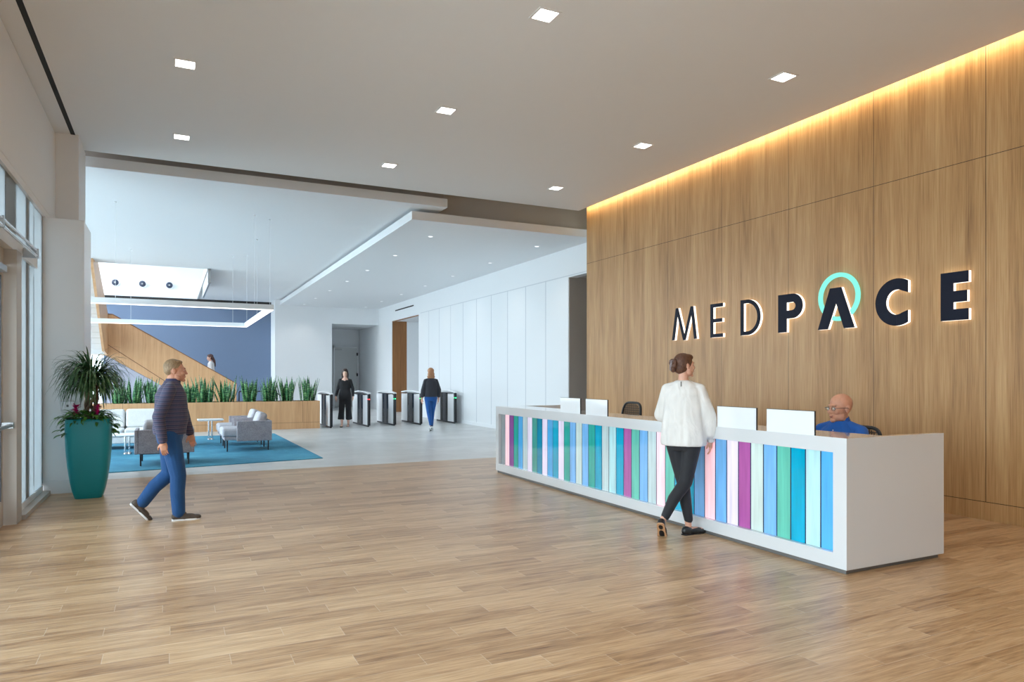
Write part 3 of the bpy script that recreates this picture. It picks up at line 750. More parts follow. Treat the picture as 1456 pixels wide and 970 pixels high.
for i, X in enumerate((-1.19, -.84, -.50, .48, .86, 1.38, 2.02, 2.55, 3.03, 3.60)):
    rr = random.Random(20+i); b = MB()
    spread = .46 if i in (1, 5) else .30
    nl = rr.randint(26, 32)
    cx, cy = 0, 0
    for k in range(nl):
        a = rr.uniform(0, 2*PI); q = rr.uniform(.02, .22)
        lean = rr.uniform(.02, spread)
        L = rr.uniform(.34, .80)*(1.0 if i not in (0, 2, 3) else .93)
        b.blade((math.cos(a)*q, math.sin(a)*q*.7, -.02), (math.cos(a)*lean+rr.uniform(-.05, .05), math.sin(a)*lean, 1), (0, 0, 1), L, rr.uniform(.055, .08), rr.uniform(-.1, .1), 7, .3,
                wid=lambda t: (.62+.5*math.sin(PI*min(1, t*1.15))) * (1 if t < .72 else max(.05, (1-t)/.28)**.7))
    o = b.build('snake_plant', 'snake', loc=(X, 20.86, .77), thick=.006)
    tag(o, 'snake plant in the oak planter, '+place[i], 'plant', 'snake plants in the oak planter')

# ------------------------------------------------------------------ teal pot with tree
pot = MB()
prof = [(0, .145), (.01, .150), (.1, .175), (.22, .198), (.4, .222), (.6, .238), (.8, .245), (.93, .245), (.96, .243), (.975, .235), (.975, .205), (.93, .20), (.90, .198)]
pot.loft([(0, 0, z, r_, r_) for z, r_ in prof], 48, 6.0)
po = pot.build('plant_pot', 'teal', loc=(-.905, 10.10, 0))
tag(po, 'tall glossy teal square plant pot on the oak floor beside the white pier', 'plant pot')
MB().loft([(0, 0, .90, .19, .19), (0, 0, .93, .19, .19)], 24, 5).build('soil', 'soil', po)
rr = random.Random(5)
tr = empty('dracaena_tree', (-.88, 10.10, .92), 0, 'dracaena tree with braided trunk and drooping narrow leaves in the teal pot', 'potted tree')
t = MB()
for k in range(5):
    ph = k*2*PI/5; pts = []
    for j in range(15):
        s_ = j/14; a = ph+s_*5.2; q = .062*(1-.15*s_)
        pts.append((math.cos(a)*q, math.sin(a)*q, s_*.60))
    for a_, b_ in zip(pts, pts[1:]): t.tube(a_, b_, .021, .020, 8, cap=True)
t.build('trunk', 'bark', tr)
b = MB()
for k in range(470):
    a = rr.uniform(0, 2*PI); el = math.asin(rr.uniform(-.25, 1.0))
    h0 = rr.uniform(.46, .68); q = rr.uniform(.02, .13)
    d = (math.cos(a)*math.cos(el), math.sin(a)*math.cos(el), math.sin(el)+.12)
    b.blade((math.cos(a)*q, math.sin(a)*q, h0), d, (0, 0, 1), rr.uniform(.30, .50), rr.uniform(.014, .022), rr.uniform(3.5, 8.0), 8, .25)
for k in range(12):
    a = rr.uniform(0, 2*PI)
    b.blade((0, 0, .66), (math.cos(a), math.sin(a), rr.uniform(.1, .9)), (0, 0, 1), rr.uniform(.42, .56), .012, 1.0, 8, .25)
b.build('foliage', 'leaf', tr)
for (x, y, lab) in ((-1.03, 9.98, 'pink flowered bromeliad at the left of the teal pot'), (-.80, 9.96, 'pink flowered bromeliad right of the tree trunk in the teal pot')):
    r = empty('bromeliad', (x, y, .94), 0, lab, 'plant', 'bromeliads in the teal pot')
    b = MB()
    for k in range(22):
        a = rr.uniform(0, 2*PI)
        b.blade((0, 0, -.03), (math.cos(a), math.sin(a), rr.uniform(.3, 1.0)), (0, 0, 1), rr.uniform(.16, .26), .026, 5, 6, .3)
    b.build('foliage', 'leaf_b', r)
    MB().tube((0, 0, -.02), (0, 0, .10), .007).build('stem', 'leaf_b', r)
    f = MB()
    for k in range(46):
        a = rr.uniform(0, 2*PI); z = rr.uniform(.07, .19)
        f.blade((0, 0, z), (math.cos(a), math.sin(a), rr.uniform(.2, 1.2)), (0, 0, 1), rr.uniform(.05, .08), .020, 0, 3, .3)
    f.build('flower', 'pink', r)
tv = MB()
for k in range(130):
    a = rr.uniform(0, 2*PI); q = rr.uniform(.12, .2)
    L = rr.uniform(.10, .22)
    tv.blade((math.cos(a)*q, math.sin(a)*q, .02+rr.uniform(-.02, .08)), (math.cos(a), math.sin(a), rr.uniform(-.1, .9)), (0, 0, 1), L, rr.uniform(.03, .05), rr.uniform(3, 9), 6, .2)
for k in range(34):   # trailing vines left and right
    sgn = -1 if k % 2 else 1
    p = Vector((sgn*rr.uniform(.16, .27), rr.uniform(-.22, .15), .05-rr.uniform(0, .22)))
    tv.blade(p, (sgn*rr.uniform(.3, 1), rr.uniform(-.8, .3), rr.uniform(-.4, .4)), (0, 0, 1), rr.uniform(.09, .15), rr.uniform(.05, .075), 6, 5, .2)
for k in range(16):
    a = rr.uniform(0, 2*PI)
    tv.blade((math.cos(a)*.15, math.sin(a)*.15, .02), (math.cos(a), math.sin(a), .7), (0, 0, 1), rr.uniform(.28, .42), .010, 6, 8, .2)
tv = tv.build('trailing_plant', 'leaf_b', loc=(-.905, 10.10, .95)); tag(tv, 'green trailing foliage spilling over the rim of the teal pot', 'plant')

# ------------------------------------------------------------------ turnstiles
def turnstile(x, y, lab, led, L=1.95):
    r = empty('turnstile', (x, y, 0), 0, lab, 'turnstile', 'glass turnstiles across the passage')
    hw = .036
    # arched lid
    prof = [(0, 0)]; n = 10
    top = [(L*i/n, 1.0+.055*math.sin(PI*i/n)) for i in range(n+1)]
    bot = [(L*i/n, .965+.055*math.sin(PI*i/n)) for i in range(n, -1, -1)]
    MB().prism(top+bot, 'x', -hw-.01, hw+.01).build('lid', 'white_lam', r, bevel=.006)
    MB().box(-hw, hw, 0, .10, .035, .985).build('end_post', 'black', r, bevel=.012)
    MB().box(-hw+.01, hw-.01, .10, L, .0, .05).build('plinth', 'black', r)
    for (a, b) in ((.10, .62), (1.32, L)):
        MB().box(-hw, hw, a, b, .05, .93).build('white_panel', 'white_lam', r)
    MB().box(-hw+.005, hw-.005, .62, .80, .05, .94).build('glass_channel', 'gate_glass', r)
    MB().box(-hw, hw, .80, 1.08, .05, .97).build('gate_housing', 'black', r)
    MB().box(-hw+.005, hw-.005, 1.08, 1.20, .05, .94).build('glass_channel', 'gate_glass', r)
    MB().box(-hw, hw, 1.20, 1.32, .05, .95).build('gate_housing', 'black', r)
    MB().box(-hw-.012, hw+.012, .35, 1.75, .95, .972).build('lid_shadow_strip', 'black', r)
    MB().box(-.018, .018, -.004, .0, .80, .83).box(-hw-.004, -hw, .02, .045, .80, .83).build('status_light', led, r)
    return r
turnstile(4.17, 20.30, 'turnstile with white lid at the end of the oak planter, leftmost', 'black')
turnstile(5.27, 20.30, 'turnstile with a red light directly right of the woman in black', 'led_red')
turnstile(6.10, 20.45, 'turnstile with a green light in the middle of the row', 'led_green')
turnstile(6.93, 20.45, 'turnstile with a green light just left of the woman seen from behind', 'led_green')
turnstile(8.10, 20.55, 'turnstile at the right end of the row against the white wall', 'led_green', 1.7)

# ------------------------------------------------------------------ office chairs behind the desk
def office_chair(loc, rz, lab, h=1.06, mat='mesh_black'):
    r = empty('office_chair', loc, rz, lab, 'office chair', 'mesh office chairs behind the desk')
    MB().box(-.25, .25, -.24, .24, .43, .50).build('seat', 'black', r, bevel=.03, seg=3)
    n = 24; fr = MB(); pts = []
    for i in range(n+1):
        a = -PI*.08+PI*1.16*i/n
        pts.append((.225*math.copysign(abs(math.cos(a))**.45, math.cos(a)), -.25-.04*math.sin(a), h-.30+.285*math.copysign(abs(math.sin(a))**.55, math.sin(a))))
    pts = [(.20, -.22, .55)]+pts+[(-.20, -.22, .55)]
    fr.path(pts, .018); fr.build('back_frame', 'black', r)
    m = MB()
    for i in range(15):
        t = -.19+.38*i/14; hh = h-.03-.10*(abs(t)/.2)**4
        m.box(t-.006, t+.006, -.276, -.27, .56, hh)
    for i in range(16):
        z = .58+(h-.64)*i/15; m.box(-.205, .205, -.280, -.276, z-.006, z+.006)
    m.build('back_mesh', plain('brown_grey_mesh', srgb(92, 78, 66), .8), r)
    MB().tube((0, 0, .10), (0, 0, .43), .028).build('column', 'steel', r)
    for k in range(5):
        a = 2*PI*k/5; c = (math.cos(a)*.29, math.sin(a)*.29)
        MB().tube((0, 0, .11), (c[0], c[1], .085), .022, .014, 8).build('base_leg', 'black', r)
        MB().tube((c[0]-.0, c[1]-.02, .032), (c[0], c[1]+.02, .032), .032, n=14).build('caster', 'black', r)
    for s in (-1, 1):
        MB().path([(s*.25, -.05, .46), (s*.30, -.05, .50), (s*.30, -.05, .68)], .014).build('armrest', 'black', r)
        MB().box(s*.30-.035, s*.30+.035, -.16, .12, .68, .705).build('arm_pad', 'black', r, bevel=.01)
    return r
office_chair((5.75, 8.32, 0), rad(90), 'empty mesh office chair behind the desk, left of the standing woman', 1.13)
office_chair((5.66, 4.53, 0), rad(84), 'mesh office chair behind the seated man in blue', 1.03)

# ------------------------------------------------------------------ people
def face_from_dir(dx, dy): return math.atan2(dy, dx)-PI/2
def skin_mat(name, c):
    m, nt, out = new_mat(name); g = G(nt); x, y, z, o = g.obj()
    n = g.noise(o, 30, 3)
    g.bsdf(out, g.ramp(n, [(.3, tuple(v*.86 for v in c)), (.7, c)]), .5, 0, None, Subsurface_Weight=.05)
    return m
SK = skin_mat('skin', srgb(222, 170, 146)); SKR = skin_mat('skin_ruddy', srgb(208, 150, 122)); SKP = skin_mat('skin_pale', srgb(232, 188, 168))
def hair_mat(name, c1, c2):
    m, nt, out = new_mat(name); g = G(nt); x, y, z, o = g.obj()
    n = g.noise(g.comb(g.m('MULTIPLY', x, 60.0), g.m('MULTIPLY', y, 60.0), g.m('MULTIPLY', z, 12.0)), 2.5, 3, .6)
    g.bsdf(out, g.ramp(n, [(.3, c1), (.7, c2)]), .5, 0, n, .7, .006); return m
def cloth(name, c, rough=.85, wr=1.0, stripe=None):
    m, nt, out = new_mat(name); g = G(nt); x, y, z, o = g.obj()
    n = g.noise(g.comb(g.m('MULTIPLY', x, 2.2), g.m('MULTIPLY', y, 2.2), z), 5, 2, .5, .8)
    col = g.ramp(n, [(.3, tuple(v*.85 for v in c)), (.7, c)])
    if stripe:
        q = g.m('MODULO', g.m('ADD', z, 10.0), .042)
        q2 = g.m('MODULO', g.m('ADD', z, 10.0), .021)
        col = g.mix(g.m('MULTIPLY', g.m('LESS_THAN', q, .016), .55), col, stripe)
        col = g.mix(g.m('MULTIPLY', g.m('LESS_THAN', q2, .003), .35), col, (.30, .30, .38))
    g.bsdf(out, col, rough, 0, n, .35*wr, .02, Sheen_Weight=.1); return m

def ev_mesh(o, name, mat, parent, smooth=True):
    dg = bpy.context.evaluated_depsgraph_get(); dg.update()
    me = bpy.data.meshes.new_from_object(o.evaluated_get(dg))
    old = o.data; bpy.data.objects.remove(o); bpy.data.meshes.remove(old)
    me.name = name; me.materials.clear(); me.materials.append(mat)
    me.polygons.foreach_set('use_smooth', [True]*len(me.polygons))
    n = bpy.data.objects.new(name, me); COL.objects.link(n)
    if parent: n.parent = parent
    return n
def blob(mb, name, mat, parent, voxel=.006, smooth=4, fac=.5):
    """fuse overlapping closed shapes into one continuous surface"""
    o = mb.build('tmp', M['white'])
    r = o.modifiers.new('r', 'REMESH'); r.mode = 'VOXEL'; r.voxel_size = voxel
    if smooth:
        s = o.modifiers.new('s', 'SMOOTH'); s.iterations = smooth; s.factor = fac
    return ev_mesh(o, name, mat, parent)

class Body:
    """fills a MB with limbs; V() positions are local: +y forward, +x to the person's right"""
    def __init__(s): s.mb = MB()
    def limb(s, pts, rs, n=16):
        for (a, b, r0, r1) in zip(pts, pts[1:], rs, rs[1:]): s.mb.tube(a, b, r0, r1, n)
        for p, r in zip(pts, rs): s.mb.ball(p, (r, r, r), n, 10)
        return s
    def ball(s, c, r, R=None): s.mb.ball(c, r, 20, 14, R); return s
    def traps(s, a, b, r, h=.050):
        m = (a+b)/2
        for q in (a, b):
            p = m+(q-m)*.22+Vector((0, 0, h)); w = m+(q-m)*.62+Vector((0, 0, h*.45))
            s.limb([p, w, q], [r*.72, r*.86, r])
        return s
    def rings(s, rings, e=2.3): s.mb.loft(rings, 28, e); return s

def rotz(a): return Matrix.Rotation(a, 3, 'Z')
def head_parts(mb, c, R, k=1.0, female=False, jaw=1.0):
    c = Vector(c)
    def P(x, y, z): return c+R @ Vector((x, y, z))*k
    def B(x, y, z, a, b_, d): mb.ball(P(x, y, z), (a*k, b_*k, d*k), 20, 14, R)
    B(0, -.018, .030, .074, .094, .088); B(0, .030, -.010, .064, .066, .085)
    B(0, .042, -.062, .046*jaw, .048, .046); B(0, .078, -.096, .021*jaw, .020, .018)
    B(-.030*jaw, .020, -.068, .032, .040, .036); B(.030*jaw, .020, -.068, .032, .040, .036)
    B(0, .078, .030, .045, .018, .012); B(-.036, .066, -.020, .026, .026, .024); B(.036, .066, -.020, .026, .026, .024)
    mb.tube(P(0, .086, .018), P(0, .106, -.022), .008*k, .0115*k, 10); mb.ball(P(0, .107, -.026), (.013*k, .012*k, .010*k), 12, 8, R)
    B(-.011, .102, -.028, .008, .009, .007); B(.011, .102, -.028, .008, .009, .007)
    B(0, .093, -.052, .021, .010, .0055); B(0, .091, -.064, .018, .010, .006)
    for s_ in (-1, 1): B(s_*.076, -.012, -.008, .010, .019, .032); B(s_*.080, -.020, .006, .008, .014, .02)
def eyes(parent, c, R, k=1.0, iris=srgb(70, 50, 36), brow=None):
    c = Vector(c)
    def P(x, y, z): return c+R @ Vector((x, y, z))*k
    ew = plain('eye_white', (.8, .78, .76), .2) if 'eye_white' not in bpy.data.materials else bpy.data.materials['eye_white']
    ei = bpy.data.materials.get('iris') or plain('iris', iris, .2)
    for s_ in (-1, 1):
        o = MB().ball(P(s_*.031, .0755, .006), (.0115*k, .0095*k, .0080*k), 16, 10, R).build('eye', ew, parent)
        MB().ball(P(s_*.031, .0838, .006), (.0048*k, .0025*k, .0048*k), 12, 8, R).build('iris', ei, o)
    if brow:
        for s_ in (-1, 1):
            MB().tube(P(s_*.016, .093, .026), P(s_*.047, .078, .029), .0042*k, .003*k, 8).build('eyebrow', brow, parent)
def hand(mb, wrist, d, nrm, thumb, curl=.5, k=1.0):
    """d = towards the fingers, nrm = palm normal, thumb = side of the thumb (+1/-1 along nrm x d)"""
    d = Vector(d).normalized(); nrm = Vector(nrm); nrm = (nrm-d*nrm.dot(d)).normalized(); sd = nrm.cross(d).normalized()*thumb
    w = Vector(wrist)
    R = Matrix((sd, d, nrm)).transposed()
    mb.tube(w-d*.02, w+d*.03, .025*k, .026*k, 12)
    mb.ball(w+d*.05*k, (.041*k, .052*k, .017*k), 16, 10, R, .8)
    for i, (o, L) in enumerate(((.029, .068), (.010, .078), (-.010, .072), (-.029, .056))):
        p = w+(d*.088+sd*o)*k; q = d.copy(); a = curl*.35; r = .0088-.0006*i
        for j, f in enumerate((.42, .33, .25)):
            q = (q*math.cos(a)+nrm*math.sin(a)).normalized(); e = p+q*L*f*k
            mb.tube(p, e, r*k, r*.92*k, 10); mb.ball(e, (r*.92*k,)*3, 10, 8); p = e; r *= .92; a = curl*.8*.5
            nq = (nrm-q*nrm.dot(q))
            if nq.length > .01: pass
    p = w+(d*.030+sd*.032)*k; q = (d*.62+sd*.62+nrm*.35).normalized(); e = p+q*.036*k
    mb.tube(w+(d*.02+sd*.015)*k, p, .014*k, .013*k, 10); mb.ball(p, (.013*k,)*3, 10, 8)
    mb.tube(p, e, .0125*k, .0105*k, 10); mb.ball(e, (.0105*k,)*3, 10, 8)
    q = (q+d*.5-sd*.2).normalized(); mb.tube(e, e+q*.028*k, .0105*k, .0085*k, 10); mb.ball(e+q*.028*k, (.0085*k,)*3, 10, 8)
def foot(mb, ankle, d, pitch=0.0, L=.25, w=.046, hgt=.04, k=1.0):
    """a shoe-shaped foot: ankle point, horizontal direction, pitch of the sole"""
    d = Vector((d[0], d[1], 0)).normalized(); s_ = Vector((d.y, -d.x, 0)); up = Vector((0, 0, 1))
    q = Matrix.Rotation(pitch, 3, s_); d2 = q @ d; u2 = q @ up
    R = Matrix((s_, d2, u2)).transposed(); a = Vector(ankle)
    mb.ball(a-u2*.045*k-d2*.02*k, (w*.78*k, .052*k, .045*k), 18, 12, R, .85)
    mb.ball(a-u2*.055*k+d2*.07*k, (w*.92*k, .085*k, .033*k), 18, 12, R, .8)
    mb.ball(a-u2*.062*k+d2*.14*k, (w*k, .065*k, .026*k), 18, 12, R, .8)
    return R
def sole(mb, ankle, d, pitch=0.0, w=.048, k=1.0, z=.083, th=.018):
    d = Vector((d[0], d[1], 0)).normalized(); s_ = Vector((d.y, -d.x, 0)); up = Vector((0, 0, 1))
    q = Matrix.Rotation(pitch, 3, s_); d2 = q @ d; u2 = q @ up; a = Vector(ankle)-u2*(z)*k
    out = []
    for (t, ww) in ((-.075, .45), (-.06, .75), (-.02, .80), (.05, .78), (.11, 1.0), (.16, .98), (.195, .7), (.21, .35)):
        out.append((t, ww*w))
    ring = [(t, x) for t, x in out]+[(t, -x) for t, x in out[::-1]]
    vs = [a+d2*t*k+s_*x*k+u2*h_ for h_ in (0, th*k) for t, x in ring]; n = len(ring)
    mb.add(vs, [tuple(range(n))[::-1], tuple(range(n, 2*n))]+[(i, (i+1) % n, n+(i+1) % n, n+i) for i in range(n)])

# ---- woman at the desk
def desk_woman():
    pos = (4.37, 5.22, 0); dr = (.80, .60)
    r = empty('person', pos, face_from_dir(*dr), 'woman in a loose white blouse and black trousers standing at the desk, seen from behind', 'person')
    hd = Vector((.0, .015, 1.605)); HR = rotz(-rad(44))    # head turned to her right
    hd = Vector((.01, .02, 1.600))
    hipL, hipR = Vector((-.085, 0, .90)), Vector((.085, 0, .90))
    # right leg crossed behind, left leg carries; coordinates chosen for the crossing pose
    kS, aS = Vector((-.01, .035, .49)), Vector((.045, .015, .085))        # standing leg
    kC, aC = Vector((.03, -.03, .50)), Vector((-.16, -.16, .135))         # crossed leg, heel lifted
    shL, shR = Vector((-.155, 0, 1.375)), Vector((.155, 0, 1.375))
    eR, wR = Vector((.225, .03, 1.12)), Vector((.235, .10, .90))
    eL, wL = Vector((-.22, .07, 1.13)), Vector((-.12, .26, 1.05))
    b = Body()
    b.rings([(0, 0, .82, .12, .10), (0, 0, .92, .158, .112), (0, 0, 1.0, .145, .10), (0, 0, 1.1, .118, .085), (0, .0, 1.22, .13, .095), (0, 0, 1.32, .15, .10), (0, 0, 1.375, .12, .08), (0, 0, 1.45, .08, .06)])
    b.limb([(0, -.005, 1.40), (0, .0, 1.52)], [.052, .045]); b.limb([shL, shR], [.045, .045])
    b.limb([hipL, kS, (kS+aS)/2+Vector((0, -.015, .03)), aS], [.082, .052, .046, .030]); b.limb([hipR, kC, (kC+aC)/2+Vector((0, -.01, .03)), aC], [.082, .052, .046, .030])
    b.limb([shR, eR, wR], [.045, .034, .024]); b.limb([shL, eL, wL], [.045, .034, .024])
    head_parts(b.mb, hd, HR, .93)
    hand(b.mb, wR, (0, .22, -1), (-1, .2, 0), 1, .7, .92); hand(b.mb, wL, (.3, 1, -.1), (0, .2, -1), 1, .3, .92)
    foot(b.mb, aS, (.55, .8), 0, k=.9, w=.04); foot(b.mb, aC, (-.1, 1), -rad(52), k=.9, w=.04)
    body = blob(b.mb, 'body', SK, r, .0045, 3)
    # blouse: boxy, gathered cuffs
    c = Body()
    c.rings([(0, .0, .845, .205, .155), (0, 0, .87, .212, .16), (0, 0, 1.0, .205, .150), (0, 0, 1.15, .188, .135), (0, 0, 1.30, .178, .125), (0, 0, 1.38, .165, .105), (0, 0, 1.42, .125, .085), (0, 0, 1.455, .078, .068), (0, 0, 1.462, .060, .056)])
    c.traps(shL, shR, .056); c.limb([shR, eR, eR*.35+wR*.65], [.056, .076, .070]); c.limb([eR*.35+wR*.65, wR+Vector((0, 0, .005))], [.066, .036])
    c.limb([shL, eL, eL*.35+wL*.65], [.056, .076, .068]); c.limb([eL*.35+wL*.65, wL], [.066, .036])
    bl = blob(c.mb, 'blouse', cloth('white_blouse', (.80, .79, .77), .8, 2.2), r, .007, 9)
    for v in bl.data.vertices:
        if v.co.z < 1.34:
            a = math.atan2(v.co.y, v.co.x); q = (1.34-v.co.z)/.5
            k_ = 1+q*(.022*math.sin(11*a+.6)+.014*math.sin(17*a+2+6*v.co.z))
            v.co.x *= k_; v.co.y *= k_
    MB().tube(wR+Vector((0, -.005, .03)), wR+Vector((0, .005, -.02)), .038, .036, 20).build('cuff', bpy.data.materials['white_blouse'], bl)
    MB().box(-.003, .003, -.094, -.088, 1.38, 1.45).build('neck_slit', 'dark', bl)
    t = Body()
    t.limb([hipL, kS, (kS+aS)/2+Vector((0, -.012, .03)), aS+Vector((0, 0, .06))], [.095, .062, .056, .042]); t.limb([hipR, kC, (kC+aC)/2+Vector((0, -.012, .03)), aC+(kC-aC).normalized()*.06], [.095, .062, .056, .042])
    t.rings([(0, 0, .80, .13, .10), (0, 0, .90, .170, .125), (0, 0, 1.0, .150, .11)])
    blob(t.mb, 'trousers', cloth('black_trousers', (.012, .013, .018), .75), r, .007, 3)
    for (a, d, p) in ((aS, (.55, .8), 0), (aC, (-.1, 1), -rad(52))):
        f = MB(); foot(f, a+Vector((0, 0, -.0)), d, p, k=1.04, w=.045)
        s_ = blob(f, 'shoe', plain('black_leather', (.012, .012, .013), .3), r, .005, 2)
        q = MB(); sole(q, a, d, p, k=.95, z=.092, th=.012); q.build('sole', plain('tan_sole', srgb(196, 150, 110), .6) if p else 'black', s_)
    # brown hair drawn back into a clip
    hm = hair_mat('brown_hair', srgb(58, 34, 24), srgb(112, 72, 50))
    h = Body(); k = .93
    def P(x, y, z): return hd+HR @ Vector((x, y, z))*k
    h.mb.ball(P(0, -.026, .040), (.084*k, .100*k, .090*k), 24, 16, HR); h.mb.ball(P(0, -.052, -.018), (.070*k, .070*k, .070*k), 20, 14, HR)
    h.mb.ball(P(0, .030, .085), (.062*k, .055*k, .036*k), 20, 14, HR)
    h.mb.ball(P(-.058, -.02, .03), (.026*k, .06*k, .06*k), 16, 12, HR); h.mb.ball(P(.058, -.02, .03), (.026*k, .06*k, .06*k), 16, 12, HR)
    hb = blob(h.mb, 'hair', hm, r, .005, 3)
    u = Body(); 
    for q in range(10):
        a = q*.63; u.mb.ball(P(.024*math.cos(a), -.138+.012*math.sin(2*a), .0+.045*math.sin(a)), (.024, .022, .026), 12, 8, HR)
    u.mb.ball(P(0, -.128, .0), (.03, .024, .045), 14, 10, HR)
    blob(u.mb, 'hair_bun', hm, r, .005, 1)
    cl = MB()
    for q in range(4): cl.tube(P(-.02+.012*q, -.165, .045), P(-.018+.010*q, -.165, -.05), .004, .003, 8)
    cl.tube(P(-.03, -.160, .05), P(.03, -.160, .05), .006, n=8); cl.build('hair_clip', plain('tortoise_clip', (.22, .17, .17), .25), r)
    eyes(r, hd, HR, .93, brow=hm)
desk_woman()

# ---- seated receptionist
def receptionist():
    pos = (5.635, 4.50, 0); r = empty('person', pos, face_from_dir(-1, -.15), 'bald man with glasses in a blue polo shirt seated behind the desk', 'person')
    hd = Vector((.0, .02, 1.198)); HR = rotz(rad(-17)) @ Matrix.Rotation(rad(-3), 3, 'X')
    shL, shR = Vector((-.19, .0, .985)), Vector((.19, .0, .985))
    eL, wL = Vector((-.29, .16, .80)), Vector((-.20, .40, .775)); eR, wR = Vector((.30, .16, .80)), Vector((.20, .40, .775))
    hipL, hipR = Vector((-.10, -.02, .56)), Vector((.10, -.02, .56)); kL, kR = Vector((-.12, .42, .56)), Vector((.12, .42, .56)); aL, aR = Vector((-.12, .40, .09)), Vector((.12, .40, .09))
    b = Body()
    b.rings([(0, -.03, .50, .16, .13), (0, -.03, .60, .18, .15), (0, -.02, .72, .175, .15), (0, 0, .86, .18, .14), (0, 0, .94, .185, .12), (0, 0, 1.00, .13, .095), (0, 0, 1.07, .09, .07)])
    b.limb([(0, -.01, 1.02), (0, .008, 1.13)], [.066, .066]); b.limb([shL, shR], [.05, .05])
    b.limb([shL, eL, wL], [.058, .044, .029]); b.limb([shR, eR, wR], [.058, .044, .029])
    b.limb([hipL, kL, aL], [.09, .06, .04]); b.limb([hipR, kR, aR], [.09, .06, .04])
    head_parts(b.mb, hd, HR, 1.1, jaw=1.2)
    # fuller skull and cheeks
    b.mb.ball(hd+HR @ Vector((0, -.02, .045)), (.086, .107, .092), 22, 16, HR); b.mb.ball(hd+HR @ Vector((0, .058, -.045)), (.050, .044, .060), 18, 12, HR); b.mb.ball(hd+HR @ Vector((0, .02, -.09)), (.055, .05, .035), 16, 10, HR)
    hand(b.mb, wL, (.3, 1, 0), (0, 0, -1), 1, .4); hand(b.mb, wR, (-.3, 1, 0), (0, 0, -1), -1, .4)
    foot(b.mb, aL, (0, 1)); foot(b.mb, aR, (0, 1))
    blob(b.mb, 'body', SKR, r, .0045, 3)
    c = Body()
    c.rings([(0, -.03, .56, .19, .16), (0, -.02, .72, .195, .17), (0, 0, .86, .20, .155), (0, 0, .95, .205, .135), (0, 0, 1.00, .18, .115), (0, 0, 1.05, .115, .088), (0, 0, 1.085, .078, .070)])
    c.traps(shL, shR, .066, .07); c.limb([shL, shL*.35+eL*.65], [.066, .064]); c.limb([shR, shR*.35+eR*.65], [.066, .064])
    s_ = blob(c.mb, 'polo_shirt', cloth('blue_polo', srgb(12, 94, 184), .8, 1.2), r, .007, 4)
    # collar wings
    co = MB()
    for q in (-1, 1):
        co.add([(q*.010, .075, 1.035), (q*.045, .078, 1.00), (q*.088, .045, 1.055), (q*.070, .01, 1.115), (q*.03, .066, 1.075)], [(0, 1, 2, 3, 4)] if q > 0 else [(4, 3, 2, 1, 0)])
        co.add([(q*.070, .01, 1.115), (q*.088, .045, 1.055), (q*.102, -.01, 1.06), (q*.05, -.07, 1.085), (q*.04, -.06, 1.125)], [(0, 1, 2, 3, 4)] if q > 0 else [(4, 3, 2, 1, 0)])
    co.build('collar', cloth('blue_polo_collar', srgb(10, 82, 168), .8, .5), s_, thick=.006)
    MB().ball((0, .068, 1.035), (.034, .014, .030), 14, 10).build('undershirt', 'black', s_)
    for zz in (1.0, .95): MB().tube((0, .13, zz), (0, .138, zz), .005, n=10).build('button', 'white', s_)
    t = Body(); t.limb([hipL, kL, aL+Vector((0, 0, .03))], [.105, .075, .06]); t.limb([hipR, kR, aR+Vector((0, 0, .03))], [.105, .075, .06]); t.rings([(0, -.03, .49, .18, .15), (0, -.03, .62, .19, .16)])
    blob(t.mb, 'trousers', cloth('khaki_trousers', (.10, .09, .08)), r, .009, 3)
    for a in (aL, aR):
        f = MB(); foot(f, a, (0, 1), k=1.06, w=.05); blob(f, 'shoe', 'black' and M['black'], r, .007, 2)
    hm = plain('grey_stubble', srgb(110, 88, 76), .8)
    MB().ball(hd+HR @ Vector((0, .103, -.070)), (.021, .008, .007), 14, 8, HR).build('lips', plain('lips', srgb(150, 84, 78), .5), r)
    MB().ball(hd+HR @ Vector((0, .102, -.058)), (.024, .007, .005), 14, 8, HR).build('moustache', hm, r)
    eyes(r, hd, HR, 1.1, brow=hm)
    def P(x, y, z): return hd+HR @ Vector((x, y, z))*1.1
    gl = MB()
    for q in (-1, 1):
        pts = [P(q*.033+.021*math.copysign(abs(math.cos(a))**.7, math.cos(a)), .097, .004+.0135*math.copysign(abs(math.sin(a))**.7, math.sin(a))) for a in [2*PI*i/20 for i in range(21)]]
        gl.path(pts, .0017, 6); gl.path([P(q*.055, .097, .009), P(q*.080, .085, .010), P(q*.085, -.005, .008), P(q*.085, -.02, -.006)], .0022, 6)
    gl.path([P(-.012, .099, .006), P(.012, .099, .006)], .0017, 6)
    go = gl.build('glasses', plain('dark_glasses_frame', (.03, .025, .03), .3), r)
    for q in (-1, 1): MB().ball(P(q*.033, .0965, .004), (.020, .0008, .0128), 16, 8, HR).build('lens', 'glass', go)
receptionist()

